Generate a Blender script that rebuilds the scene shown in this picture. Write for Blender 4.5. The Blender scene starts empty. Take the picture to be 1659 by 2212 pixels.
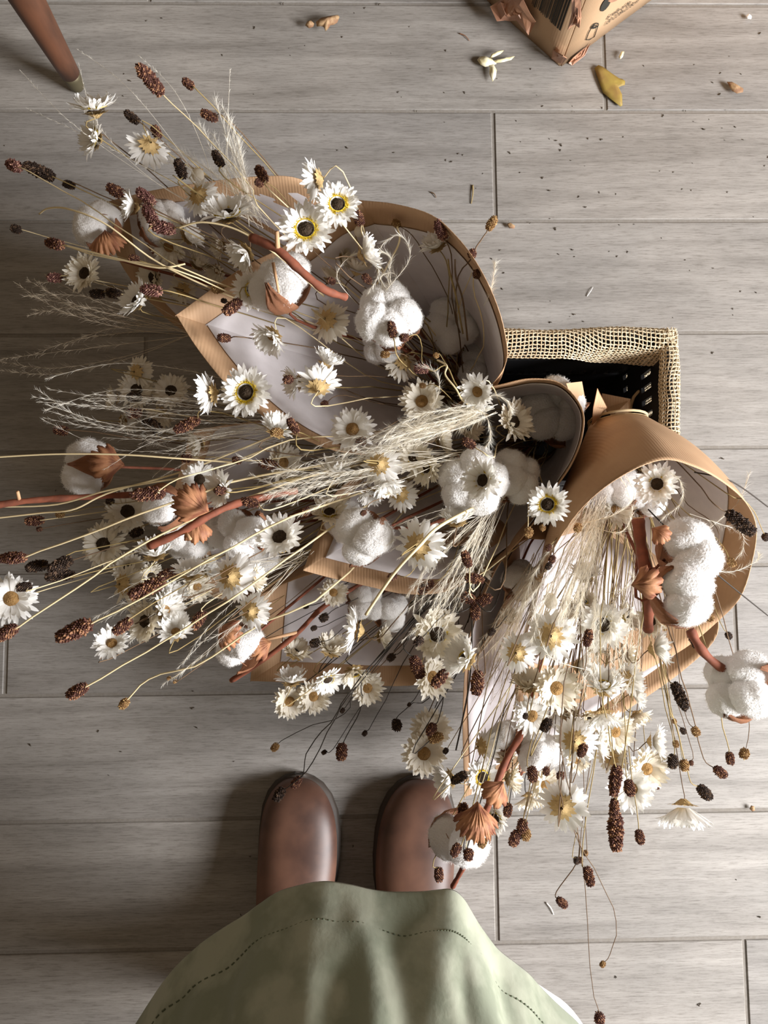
import bpy, math, random
from mathutils import Vector, Matrix, Quaternion, noise
R = random.Random(7)
sc = bpy.context.scene; COL = sc.collection
W, H, F = 1659, 2212, 1700.0
# ---------------------------------------------------------------- camera (fitted to the tile joints)
CZ = 0.984
CR = (Matrix.Rotation(-0.0107,3,'Z') @ Matrix.Rotation(-0.0198,3,'Y') @ Matrix.Rotation(0.0878,3,'X'))
cam = bpy.data.cameras.new('camera'); co = bpy.data.objects.new('camera', cam); COL.objects.link(co)
co.matrix_world = Matrix.Translation((0,0,CZ)) @ CR.to_4x4()
cam.sensor_fit = 'VERTICAL'; cam.sensor_height = 36; cam.lens = F/H*36; cam.clip_start = 0.02
cam.dof.use_dof = True; cam.dof.focus_distance = 0.76; cam.dof.aperture_fstop = 20.0
sc.camera = co
def ray(x, y): return CR @ Vector(((x-W/2)/F, -(y-H/2)/F, -1))
def P(x, y, z=0.0):
    d = ray(x, y); return Vector((0,0,CZ)) + d*((z-CZ)/d.z)
def PX(x, y, p0, n):
    d = ray(x, y); o = Vector((0,0,CZ)); return o + d*((p0-o).dot(n)/d.dot(n))
def ppm(z): return F/(CZ-z)
# ---------------------------------------------------------------- materials
def mat(name, col, rough=.7, **k):
    m = bpy.data.materials.new(name); m.use_nodes = True
    nt = m.node_tree; b = nt.nodes['Principled BSDF']
    b.inputs['Base Color'].default_value = (*col,1); b.inputs['Roughness'].default_value = rough
    b.inputs['Specular IOR Level'].default_value = k.get('spec', .3)
    if 'sheen' in k: b.inputs['Sheen Weight'].default_value = k['sheen']
    tc = nt.nodes.new('ShaderNodeTexCoord')
    src = tc.outputs['Object']
    if 'nz' in k:      # (scale, colour2, stretch, contrast_lo, contrast_hi)
        s, c2, st, lo, hi = k['nz']
        mp = nt.nodes.new('ShaderNodeMapping'); mp.inputs['Scale'].default_value = st
        n = nt.nodes.new('ShaderNodeTexNoise'); n.inputs['Scale'].default_value = s; n.inputs['Detail'].default_value = 6
        r = nt.nodes.new('ShaderNodeValToRGB')
        r.color_ramp.elements[0].position = lo; r.color_ramp.elements[1].position = hi
        r.color_ramp.elements[0].color = (*col,1); r.color_ramp.elements[1].color = (*c2,1)
        nt.links.new(src, mp.inputs[0]); nt.links.new(mp.outputs[0], n.inputs['Vector'])
        nt.links.new(n.outputs['Fac'], r.inputs[0]); nt.links.new(r.outputs[0], b.inputs['Base Color'])
        if 'bump' in k:
            bp = nt.nodes.new('ShaderNodeBump'); bp.inputs['Strength'].default_value = k['bump'][0]; bp.inputs['Distance'].default_value = k['bump'][1]
            nt.links.new(n.outputs['Fac'], bp.inputs['Height']); nt.links.new(bp.outputs[0], b.inputs['Normal'])
    if 'trans' in k:
        t = nt.nodes.new('ShaderNodeBsdfTranslucent'); t.inputs[0].default_value = (*k.get('tcol', col),1)
        mx = nt.nodes.new('ShaderNodeMixShader'); mx.inputs[0].default_value = k['trans']
        nt.links.new(b.outputs[0], mx.inputs[1]); nt.links.new(t.outputs[0], mx.inputs[2])
        nt.links.new(mx.outputs[0], nt.nodes['Material Output'].inputs[0])
    return m
M = {}
M['petal'] = mat('petal', (.96,.95,.925), .55, trans=.3, tcol=(.95,.93,.86), spec=.25)
M['petal_cream'] = mat('petal_cream', (.90,.86,.76), .6, trans=.3, tcol=(.85,.76,.58))
M['disc_dark'] = mat('disc_dark', (.022,.014,.008), .8, nz=(900,(.07,.04,.015),(1,1,1),.45,.65))
M['disc_tan'] = mat('disc_tan', (.40,.24,.08), .8, nz=(700,(.16,.08,.03),(1,1,1),.4,.6))
M['ring'] = mat('ring', (.80,.60,.04), .7, nz=(900,(.34,.22,.03),(1,1,1),.5,.7))
M['calyx'] = mat('calyx', (.66,.50,.24), .7, nz=(500,(.40,.23,.08),(1,1,1),.42,.62))
M['cotton'] = mat('cotton', (.96,.945,.93), .95, sheen=.4, spec=.05, nz=(10,(.90,.875,.84),(1,1,1),.35,.7), bump=(.35,.02), trans=.22)
M['fuzz'] = mat('cotton_fibre', (.93,.91,.88), .9, trans=.4)
M['bract'] = mat('bract', (.50,.24,.12), .6, nz=(60,(.24,.09,.05),(1,1,3),.4,.62), trans=.15, bump=(.6,.002))
M['twig'] = mat('red_bark', (.24,.075,.04), .75, nz=(150,(.18,.06,.035),(1,1,1),.4,.65), bump=(.4,.0006))
M['cut'] = mat('pale_cut_wood', (.55,.33,.18), .7)
for n,a,b,c in (('r',(.13,.050,.034),(.05,.020,.014),(.30,.15,.08)),('k',(.055,.032,.022),(.022,.014,.01),(.13,.08,.05)),('t',(.34,.19,.075),(.15,.08,.03),(.5,.33,.14)),('p',(.20,.085,.07),(.10,.04,.035),(.40,.22,.16))):
    M['seed_'+n+'2'] = mat('seed_head_'+n+'_light', c, .8)
    M['seed_'+n] = mat('seed_head_'+n, a, .75, nz=(300,b,(1,1,1),.4,.6))
M['straw'] = mat('straw', (.74,.61,.36), .55)
M['olive'] = mat('olive_stem', (.30,.22,.09), .6)
M['brown'] = mat('brown_stem', (.14,.085,.045), .6)
M['dark'] = mat('dark_stem', (.035,.028,.022), .6)
M['red'] = mat('reddish_stem', (.26,.12,.06), .6)
M['grass'] = mat('feather_grass', (.95,.92,.83), .7, trans=.35, tcol=(.85,.76,.58))
M['grassb'] = mat('feather_grass_tan', (.66,.56,.42), .7, trans=.3)
M['liner'] = mat('tissue_liner', (.72,.68,.69), .8, nz=(45,(.64,.60,.61),(1,1,1),.35,.65), bump=(.35,.002))
M['skirt'] = mat('green_linen', (.235,.262,.185), .95, sheen=.15, nz=(26,(.37,.39,.295),(1,1,.55),.43,.58), bump=(.5,.004))
M['petticoat'] = mat('white_cotton_cloth', (.85,.85,.84), .9)
M['leather'] = mat('brown_leather', (.15,.072,.045), .48, spec=.45, nz=(16,(.055,.026,.018),(1,1,1),.35,.62), bump=(.15,.001))
M['sole'] = mat('dark_sole', (.045,.035,.028), .6)
M['stitch'] = mat('dark_thread', (.03,.015,.01), .7)
M['black'] = mat('black_plastic', (.012,.012,.013), .5)
M['wood'] = mat('leg_wood', (.13,.052,.026), .5, nz=(14,(.07,.03,.016),(3,3,.7),.4,.62), spec=.5)
M['metal'] = mat('worn_metal_foot', (.13,.11,.065), .5); M['metal'].node_tree.nodes['Principled BSDF'].inputs['Metallic'].default_value = .5
M['ink'] = mat('black_ink', (.03,.028,.022), .7)
M['leaf'] = mat('olive_leaf', (.30,.22,.05), .55, nz=(50,(.24,.15,.045),(1,1,1),.4,.65))
M['dryleaf'] = mat('curled_leaf', (.42,.28,.15), .7, nz=(120,(.24,.13,.07),(1,1,1),.4,.6))
M['palepetal'] = mat('pale_dry_petal', (.72,.64,.36), .6, nz=(90,(.80,.76,.60),(1,1,1),.4,.6))
M['crumb'] = mat('dark_crumb', (.06,.045,.03), .8)
M['twine'] = mat('jute_twine', (.50,.38,.22), .8)
# kraft paper: fine ribs
def kraft(name, col, col2, trans=.04):
    m = mat(name, col, .62, nz=(25,col2,(1,1,1),.35,.65), trans=trans, tcol=(.55,.30,.15), spec=.35)
    nt = m.node_tree; b = nt.nodes['Principled BSDF']
    tc = nt.nodes.new('ShaderNodeTexCoord'); w = nt.nodes.new('ShaderNodeTexWave'); w.inputs['Scale'].default_value = 120; w.inputs['Distortion'].default_value = .6
    bp = nt.nodes.new('ShaderNodeBump'); bp.inputs['Strength'].default_value = .18; bp.inputs['Distance'].default_value = .0005
    nt.links.new(tc.outputs['Object'], w.inputs['Vector']); nt.links.new(w.outputs['Fac'], bp.inputs['Height']); nt.links.new(bp.outputs[0], b.inputs['Normal'])
    return m
M['kraft'] = kraft('kraft_paper', (.54,.345,.20), (.47,.29,.165))
M['card'] = kraft('corrugated_card', (.50,.335,.20), (.46,.30,.175), .02)
M['tape'] = mat('brown_tape', (.42,.22,.13), .35, spec=.5, nz=(40,(.32,.16,.10),(1,1,1),.4,.6))
# burlap: real open weave is geometry, this is the thread
M['burlap'] = mat('jute_thread', (.66,.56,.40), .9, nz=(200,(.48,.38,.24),(1,1,1),.4,.62))
# floor
def floor_mat():
    m = bpy.data.materials.new('wood_look_tile'); m.use_nodes = True; nt = m.node_tree; N = nt.nodes.new; L = nt.links.new
    b = nt.nodes['Principled BSDF']; b.inputs['Roughness'].default_value = .55; b.inputs['Specular IOR Level'].default_value = .35
    g = N('ShaderNodeNewGeometry'); at = N('ShaderNodeAttribute'); at.attribute_name = 'tile'
    cx = N('ShaderNodeCombineXYZ'); L(at.outputs['Fac'], cx.inputs[0]); L(at.outputs['Fac'], cx.inputs[1])
    sc_ = N('ShaderNodeVectorMath'); sc_.operation = 'SCALE'; sc_.inputs['Scale'].default_value = 17; L(cx.outputs[0], sc_.inputs[0])
    ad = N('ShaderNodeVectorMath'); ad.operation = 'ADD'; L(g.outputs['Position'], ad.inputs[0]); L(sc_.outputs[0], ad.inputs[1])
    def nz(st, s, d=6, ro=.6, dist=0):
        mp = N('ShaderNodeMapping'); mp.inputs['Scale'].default_value = st; L(ad.outputs[0], mp.inputs[0])
        n = N('ShaderNodeTexNoise'); n.inputs['Scale'].default_value = s; n.inputs['Detail'].default_value = d; n.inputs['Roughness'].default_value = ro; n.inputs['Distortion'].default_value = dist
        L(mp.outputs[0], n.inputs['Vector']); return n.outputs['Fac']
    a1 = nz((1.2,14,1), 3, 6, .6, .5); a2 = nz((13,190,1), 3.2, 7, .8, .2); a3 = nz((2,3,1), 3, 3)
    def ramp(f, p0, c0, p1, c1):
        r = N('ShaderNodeValToRGB'); e = r.color_ramp.elements; e[0].position=p0; e[1].position=p1; e[0].color=(*c0,1); e[1].color=(*c1,1); L(f, r.inputs[0]); return r.outputs[0]
    c1 = ramp(a1, .3, (.205,.192,.175), .68, (.335,.32,.298))
    c3 = ramp(a3, .3, (.86,.86,.86), .7, (1.06,1.05,1.04))
    c2 = ramp(a2, .33, (.50,.475,.45), .52, (1.03,1.03,1.03))
    def mul(x, y, f=1):
        q = N('ShaderNodeMixRGB'); q.blend_type='MULTIPLY'; q.inputs[0].default_value=f; L(x,q.inputs[1]); L(y,q.inputs[2]); return q.outputs[0]
    c = mul(mul(c1, c2, .9), c3)
    tv = ramp(at.outputs['Fac'], 0, (.93,.93,.94), 1, (1.05,1.04,1.03)); c = mul(c, tv)
    L(c, b.inputs['Base Color'])
    bp = N('ShaderNodeBump'); bp.inputs['Strength'].default_value=.35; bp.inputs['Distance'].default_value=.0006; L(a2, bp.inputs['Height']); L(bp.outputs[0], b.inputs['Normal'])
    return m
M['tile'] = floor_mat(); M['grout'] = mat('grout', (.23,.212,.19), .95, nz=(300,(.20,.18,.155),(1,1,1),.35,.65))
# ---------------------------------------------------------------- mesh helpers
def mesh(name, vs, fs, m=None, smooth=True):
    me = bpy.data.meshes.new(name); me.from_pydata([tuple(v) for v in vs], [], fs); me.update()
    if m:
        for q in (m if isinstance(m,(list,tuple)) else [m]): me.materials.append(q)
    if smooth: me.shade_smooth()
    return me
def obj(name, me, parent=None, mw=None):
    o = bpy.data.objects.new(name, me); COL.objects.link(o)
    if parent: o.parent = parent
    if mw is not None: o.matrix_basis = mw
    return o
def tag(o, label=None, cat=None, group=None, kind=None):
    if label: o['label'] = label
    if cat: o['category'] = cat
    if group: o['group'] = group
    if kind: o['kind'] = kind
    return o
def thing(name, loc, label, cat, group=None):
    o = bpy.data.objects.new(name, None); COL.objects.link(o); o.location = loc; o.empty_display_size = .01
    return tag(o, label, cat, group)
def cr(pts, n):          # Catmull-Rom through pts, n points
    L = len(pts); out = []
    if L < 3: return [pts[0].lerp(pts[-1], i/(n-1)) for i in range(n)]
    for i in range(n):
        t = i/(n-1)*(L-1); k = min(int(t), L-2); u = t-k
        a,b,c,d = pts[max(k-1,0)],pts[k],pts[k+1],pts[min(k+2,L-1)]
        out.append(.5*((2*b)+(c-a)*u+(2*a-5*b+4*c-d)*u*u+(3*b-a-3*c+d)*u**3))
    return out
def tube(vs, fs, pts, r0, r1=None, sides=5, cap=True, rf=None):
    r1 = r0 if r1 is None else r1; n = len(pts); b = len(vs); up = Vector((.31,.22,.92))
    for i,p in enumerate(pts):
        t = (pts[min(i+1,n-1)]-pts[max(i-1,0)])
        t = t.normalized() if t.length > 1e-9 else Vector((0,0,1))
        a = t.cross(up); a = a.normalized() if a.length > 1e-4 else Vector((1,0,0)); c = t.cross(a)
        r = r0+(r1-r0)*i/(n-1)
        if rf: r *= rf(i/(n-1))
        for k in range(sides):
            w = 2*math.pi*k/sides; vs.append(p+(a*math.cos(w)+c*math.sin(w))*r)
    for i in range(n-1):
        for k in range(sides):
            k2=(k+1)%sides; fs.append((b+i*sides+k,b+i*sides+k2,b+(i+1)*sides+k2,b+(i+1)*sides+k))
    if cap:
        fs.append(tuple(b+k for k in range(sides))[::-1]); fs.append(tuple(b+(n-1)*sides+k for k in range(sides)))
def box(vs, fs, a, b):
    k=len(vs)
    for z in (a[2],b[2]):
        for x,y in ((a[0],a[1]),(b[0],a[1]),(b[0],b[1]),(a[0],b[1])): vs.append(Vector((x,y,z)))
    for f in ((3,2,1,0),(4,5,6,7),(0,1,5,4),(1,2,6,5),(2,3,7,6),(3,0,4,7)): fs.append(tuple(k+i for i in f))
def basis(n):            # rotation taking +Z to n
    return Vector((0,0,1)).rotation_difference(n).to_matrix()
def facing(dr, tilt, spin=0):
    v = Vector((math.cos(math.radians(dr)), math.sin(math.radians(dr)), 0))
    n = v*math.sin(math.radians(tilt)) + Vector((0,0,1))*math.cos(math.radians(tilt))
    ax = Vector((0,0,1)).cross(v)
    return n, Matrix.Rotation(math.radians(tilt),3,ax) @ Matrix.Rotation(spin,3,'Z')
# ---------------------------------------------------------------- labels
LM = [("the wooden furniture leg",150,165),("the cardboard box",1215,90),("the crate's burlap corner",1440,730),("the crate's far burlap edge",1220,730),
 ("the top wrap's pointed corner",400,680),("the red cut twig",640,570),("the five-lobed top cotton",838,680),("the husked cotton under the twig",605,620),
 ("the dim cotton inside the top wrap",975,700),("the upper-left shaded cotton",350,480),("the upper-left husked cotton",205,490),("the top wrap's upper rim",900,450),
 ("the middle wrap's pointed corner",665,1225),("the brown-curled middle cotton",790,1160),("the daisy-topped cotton pair",1060,1030),("the middle wrap's rim",1240,850),
 ("the right wrap's smooth crown",1340,930),("the right wrap's right rim",1600,1080),("the tall cotton at right",1480,1240),("the big round far-right cotton",1600,1480),
 ("the left boot's toe",640,1690),("the right boot's toe",905,1690),("the green skirt",780,1930),("the brown-husked lower-left cotton",520,1395),
 ("the two-lobed far-left cotton",190,1005),("the orange-husked left cotton",370,1100),("the orange-husked bottom cotton",1010,1800),("the lower-left wrap's bottom edge",720,1475),
 ("the lower right wrap's corner",1005,1700),("the lower right wrap's band",1470,1420),("the thick red vertical twig",1390,1200),("the slanting red lower twig",1110,1640),
 ("the cut twig at left",440,1140),("the top wrap's lower lip",600,900),("the curly feathery wisps",840,570),("the creamy central plumes",920,930),("the brightest daisy cluster",1300,1500),
 ("the photo's left edge",0,1150),("the photo's left edge",0,450),("the photo's right edge",1659,1150),("the photo's bottom edge",1280,2212)]
def rel(x,y,a,b):
    dx,dy=x-a,y-b
    if abs(dx)<30 and abs(dy)<30: return "at"
    v = "above" if dy<0 else "below"; h = "left of" if dx<0 else "right of"
    if abs(dx)>2.2*abs(dy): return h
    if abs(dy)>2.2*abs(dx): return v
    return ("upper " if dy<0 else "lower ")+h
LB = []   # pending (object, description, x, y)
def finish_labels():
    used = {}
    def desc(d,x,y,n):
        ls = sorted(LM, key=lambda l:(l[1]-x)**2+(l[2]-y)**2)[:n]
        return d+" "+", ".join(rel(x,y,l[1],l[2])+" "+l[0] for l in ls)
    todo = LB; 
    for n in (1,2):
        c = {}
        for t in todo: c.setdefault(desc(t[1],t[2],t[3],n),[]).append(t)
        nxt = []
        for k,v in c.items():
            if len(v)==1 and len(k.split())<=16 and k not in used: v[0][0]['label']=k; used[k]=1
            else: nxt += v
        todo = nxt
    c = {}
    for t in todo: c.setdefault(desc(t[1],t[2],t[3],1),[]).append(t)
    for k,v in c.items():
        v.sort(key=lambda t:t[3])
        dy = v[-1][3]-v[0][3]; hx = sorted(v,key=lambda t:t[2]); dx = hx[-1][2]-hx[0][2]
        if dx > dy: v = hx; w = ["leftmost","second from left","third from left","fourth from left","fifth from left","sixth from left","seventh from left"]; e="rightmost"
        else: w = ["topmost","second from top","third from top","fourth from top","fifth from top","sixth from top","seventh from top"]; e="lowest"
        for i,t in enumerate(v):
            word = e if (i==len(v)-1 and i) else w[min(i,6)]
            l = k if len(v)==1 and k not in used else word+" "+k
            while l in used: l = "further "+l
            t[0]['label']=l; used[l]=1
# ---------------------------------------------------------------- floor
def build_floor():
    vs,fs,ms,tv = [],[],[],[]
    y0, p, Lx, g = .7655, .15, .903, .0022
    rows = {0:.3194-.0,1:.1697,2:.02,3:-.28,4:-.13,5:-.4446,6:.30,7:.1512,8:.45,-1:.62}
    for k in range(-8,14):
        ya = y0-p*(k+1)+g; yb = y0-p*k-g
        x0 = rows.get(k-0, (k*.3013)%Lx)
        if k==0: x0 = .3194
        for i in range(-3,3):
            xa = x0+i*Lx+g; xb = xa+Lx-2*g; b=len(vs); c=.0009; t=R.random()
            for (dx,dz) in ((0,-.003),(0,-c),(c,0)):
                for (X,Y,sx,sy) in ((xa,ya,1,1),(xb,ya,-1,1),(xb,yb,-1,-1),(xa,yb,1,-1)):
                    vs.append((X+sx*dx,Y+sy*dx,dz)); tv.append(t)
            for q in range(2):
                for j in range(4):
                    fs.append((b+q*4+j,b+q*4+(j+1)%4,b+q*4+4+(j+1)%4,b+q*4+4+j)); ms.append(0)
            fs.append((b+8,b+9,b+10,b+11)); ms.append(0)
    b=len(vs)
    for X,Y in ((-3,-2),(3,-2),(3,2.3),(-3,2.3)): vs.append((X,Y,-.0016)); tv.append(.5)
    fs.append((b,b+1,b+2,b+3)); ms.append(1)
    me = mesh('floor', vs, fs, [M['tile'],M['grout']], False)
    me.polygons.foreach_set('material_index', ms)
    a = me.attributes.new('tile','FLOAT','POINT'); a.data.foreach_set('value', tv)
    tag(obj('floor', me), 'grey-beige wood-look plank tiles with recessed grout lines', None, None, 'structure')
build_floor()
# ---------------------------------------------------------------- paper wraps
def wrap(name, label, rim, throat, tr, off=0.0, bulge=.02, lw=.024, liner=True, lin_off=.12, group='kraft paper wraps around the dried flower bunches', crumple=.003):
    """rim: closed list of (px,py,z); throat: (px,py,z); a cone of paper from the rim down to the bound throat"""
    rp = []
    for i,q in enumerate(rim):
        v=P(*q[:3])
        if len(q)>3:
            a,b=P(*rim[i-1][:3]),P(*rim[(i+1)%len(rim)][:3]); rp += [v+(a-v).normalized()*.004,v+(a-v).normalized()*.0004,v+(b-v).normalized()*.0004,v+(b-v).normalized()*.004]
        else: rp.append(v)
    T = P(*throat); n=len(rp); NU, NV = n*5, 22
    loop = cr(rp+[rp[0]], NU+1)[:-1] if False else None
    def rimpt(u):          # closed Catmull-Rom, u in [0,1)
        t=(u%1)*n; k=int(t); f=t-k; a,b,c,d=rp[(k-1)%n],rp[k%n],rp[(k+1)%n],rp[(k+2)%n]
        return .5*((2*b)+(c-a)*f+(2*a-5*b+4*c-d)*f*f+(3*b-a-3*c+d)*f**3)
    cen = sum(rp,Vector())/n
    def S(u,v,o=0.0):
        p = rimpt(u); dr = (p-cen); dr2 = Vector((dr.x,dr.y,0)).normalized()
        ax = (T-cen).normalized(); rad = (dr-ax*dr.dot(ax)).normalized()
        q = T+rad*tr
        x = p.lerp(q, v); x += rad*bulge*math.sin(math.pi*v)*(1-.3*v)
        nz_ = noise.noise(x*9+Vector((off,0,0)))*crumple*2*min(1,v*4+.3)
        return x + rad*(nz_-o)
    vs,fs=[],[]
    for j in range(NV):
        for i in range(NU): vs.append(S(i/NU, j/(NV-1)))
    for j in range(NV-1):
        for i in range(NU):
            i2=(i+1)%NU; fs.append((j*NU+i,j*NU+i2,(j+1)*NU+i2,(j+1)*NU+i))
    root = thing(name, T, label, 'paper wrap', group); T0 = root.location.copy()
    me = mesh('kraft_sheet', [v-T0 for v in vs], fs, M['kraft']); o = obj('kraft_sheet', me, root)
    md = o.modifiers.new('s','SOLIDIFY'); md.thickness=.0007; md.offset=0
    if liner:
        vs,fs=[],[]
        for j in range(NV):
            for i in range(NU):
                u=i/NU; L=(rimpt(u)-T).length; v0=min(.5,lw/max(L,.05)); vs.append(S(u, v0+(1-v0)*j/(NV-1)*.9, .0016)-T0)
        for j in range(NV-1):
            for i in range(NU):
                i2=(i+1)%NU; fs.append((j*NU+i,j*NU+i2,(j+1)*NU+i2,(j+1)*NU+i))
        o = obj('tissue_liner', mesh('tissue_liner', vs, fs, M['liner']), root); tag(o,'pale tissue liner')
        md = o.modifiers.new('s','SOLIDIFY'); md.thickness=.0004; md.offset=0
    # twine round the throat
    vs,fs=[],[]; ax=(cen-T).normalized(); a=ax.orthogonal().normalized(); b=ax.cross(a)
    for h in (-.004,0,.004):
        tube(vs,fs,[(a*math.cos(t)+b*math.sin(t))*(tr+.0015)+ax*h for t in [2*math.pi*i/24 for i in range(25)]],.0014,sides=5,cap=False)
    tag(obj('twine', mesh('twine',vs,fs,M['twine']), root),'jute twine binding')
    return root
THR = {'F':(950,810,.05),'A':(1010,850,.12),'G':(1000,975,.06),'B':(1165,945,.04),'E':(1085,1120,.08),'C':(1335,930,.21),'D':(1240,1090,.10)}
wrap('paper_wrap','brown kraft wrap at upper left, rim partly hidden behind shaded cotton and daisies',
 [(228,437,.27,1),(330,412,.30),(440,394,.31),(560,380,.32),(650,386,.32),(740,440,.29),(800,540,.22),(860,680,.13),(880,770,.09),(780,800,.10),(600,760,.14),(420,725,.16),(330,660,.19),(255,560,.23)],THR['F'],.02,1.3)
wrap('paper_wrap','largest open kraft wrap at top with a pointed left corner and white liner',
 [(382,680,.32,1),(430,758,.32),(490,833,.32),(570,900,.32),(650,945,.315),(745,976,.31),(860,975,.31),(985,915,.31),(1060,835,.32),(1095,780,.36),(1090,715,.39),(1066,640,.40),(1030,570,.40),(985,512,.39),(930,465,.38),(850,440,.365),(775,432,.35,1),(700,462,.34),(620,530,.32),(520,582,.31)],THR['A'],.022,2.1,bulge=.006,lw=.03)
wrap('paper_wrap','shaded kraft wrap at middle left behind orange-husked cotton, under the top wrap',
 [(376,1060,.19,1),(398,985,.21),(425,930,.23),(540,925,.20),(700,960,.155),(850,985,.11),(940,1040,.12),(860,1130,.14),(700,1230,.12),(560,1290,.12),(450,1285,.13),(400,1180,.16)],THR['G'],.02,3.3)
wrap('paper_wrap','lower-left kraft wrap with a straight bottom edge above the left boot',
 [(541,1471,.09,1),(620,1474,.09),(760,1478,.095),(910,1478,.10),(1010,1440,.11),(1080,1330,.14),(1080,1200,.19),(960,1180,.21),(800,1215,.2),(660,1245,.18),(556,1288,.15,1),(548,1380,.12)],THR['E'],.02,4.4,lw=.04)
wrap('paper_wrap','middle open kraft wrap with sharp lower-left corner and a dark cotton-lined mouth',
 [(655,1232,.285,1),(720,1248,.28),(800,1265,.28),(880,1281,.275),(970,1275,.26),(1070,1220,.25),(1140,1150,.27),(1190,1070,.30),(1235,1005,.33),(1260,940,.35),(1258,880,.35),(1212,828,.345),(1150,817,.34),(1090,828,.33),(1020,850,.31),(930,920,.26),(820,1000,.23),(730,1060,.22),(690,1145,.235)],THR['B'],.024,5.2,lw=.032,bulge=.01)
wrap('paper_wrap','lower right kraft sheet spread under the dense white daisies, corner near right boot',
 [(1003,1722,.09,1),(1090,1688,.09),(1180,1645,.09),(1360,1530,.10),(1480,1445,.12),(1548,1372,.15),(1530,1300,.18),(1430,1240,.19),(1300,1150,.2),(1185,1165,.24),(1130,1168,.25),(1080,1215,.24),(1040,1300,.2),(1010,1400,.17),(1000,1560,.12)],THR['D'],.022,6.7)
wrap('paper_wrap','right kraft wrap folded over as a smooth brown hood above the tall cotton',
 [(1150,1330,.22),(1175,1240,.28),(1205,1170,.33),(1262,1092,.37),(1340,1030,.39),(1430,993,.39),(1500,1008,.38),(1560,1040,.36),(1610,1085,.33),(1632,1140,.29),(1625,1210,.25),(1600,1290,.21),(1548,1345,.18),(1480,1400,.16),(1400,1445,.14),(1330,1482,.13),(1210,1532,.12),(1120,1520,.13),(1120,1420,.17)],(1335,915,.235),.026,7.7,bulge=.012,lw=.055)
# loose paper tabs at the right wrap's neck
def sheet(name, pts, parent, m, th=.0006, nx=6):
    vs=[P(*p) for p in pts]; c=sum(vs,Vector())/len(vs)
    o=obj(name, mesh(name,[v-c for v in vs],[tuple(range(len(vs)))],m,False),parent); o.location=c-(parent.location if parent else Vector())
    md=o.modifiers.new('s','SOLIDIFY'); md.thickness=th; return o
t=sheet('paper_tab',[(1278,918,.25),(1281,880,.27),(1290,838,.29),(1312,880,.26),(1310,888,.25)],None,M['kraft']); tag(t,'small pointed kraft paper tab sticking up behind the right wrap','paper tab')
t=sheet('paper_tab',[(1300,850,.13),(1362,862,.14),(1360,900,.14),(1322,900,.14),(1305,880,.13)],None,M['kraft']); tag(t,'torn brown paper end inside the crate behind the right wrap','paper tab')
t=sheet('paper_tab',[(1222,828,.24),(1256,824,.22),(1264,868,.2),(1255,905,.2),(1236,870,.23)],None,M['kraft']); tag(t,'brown paper fold poking out right of the middle wrap rim','paper tab')
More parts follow.
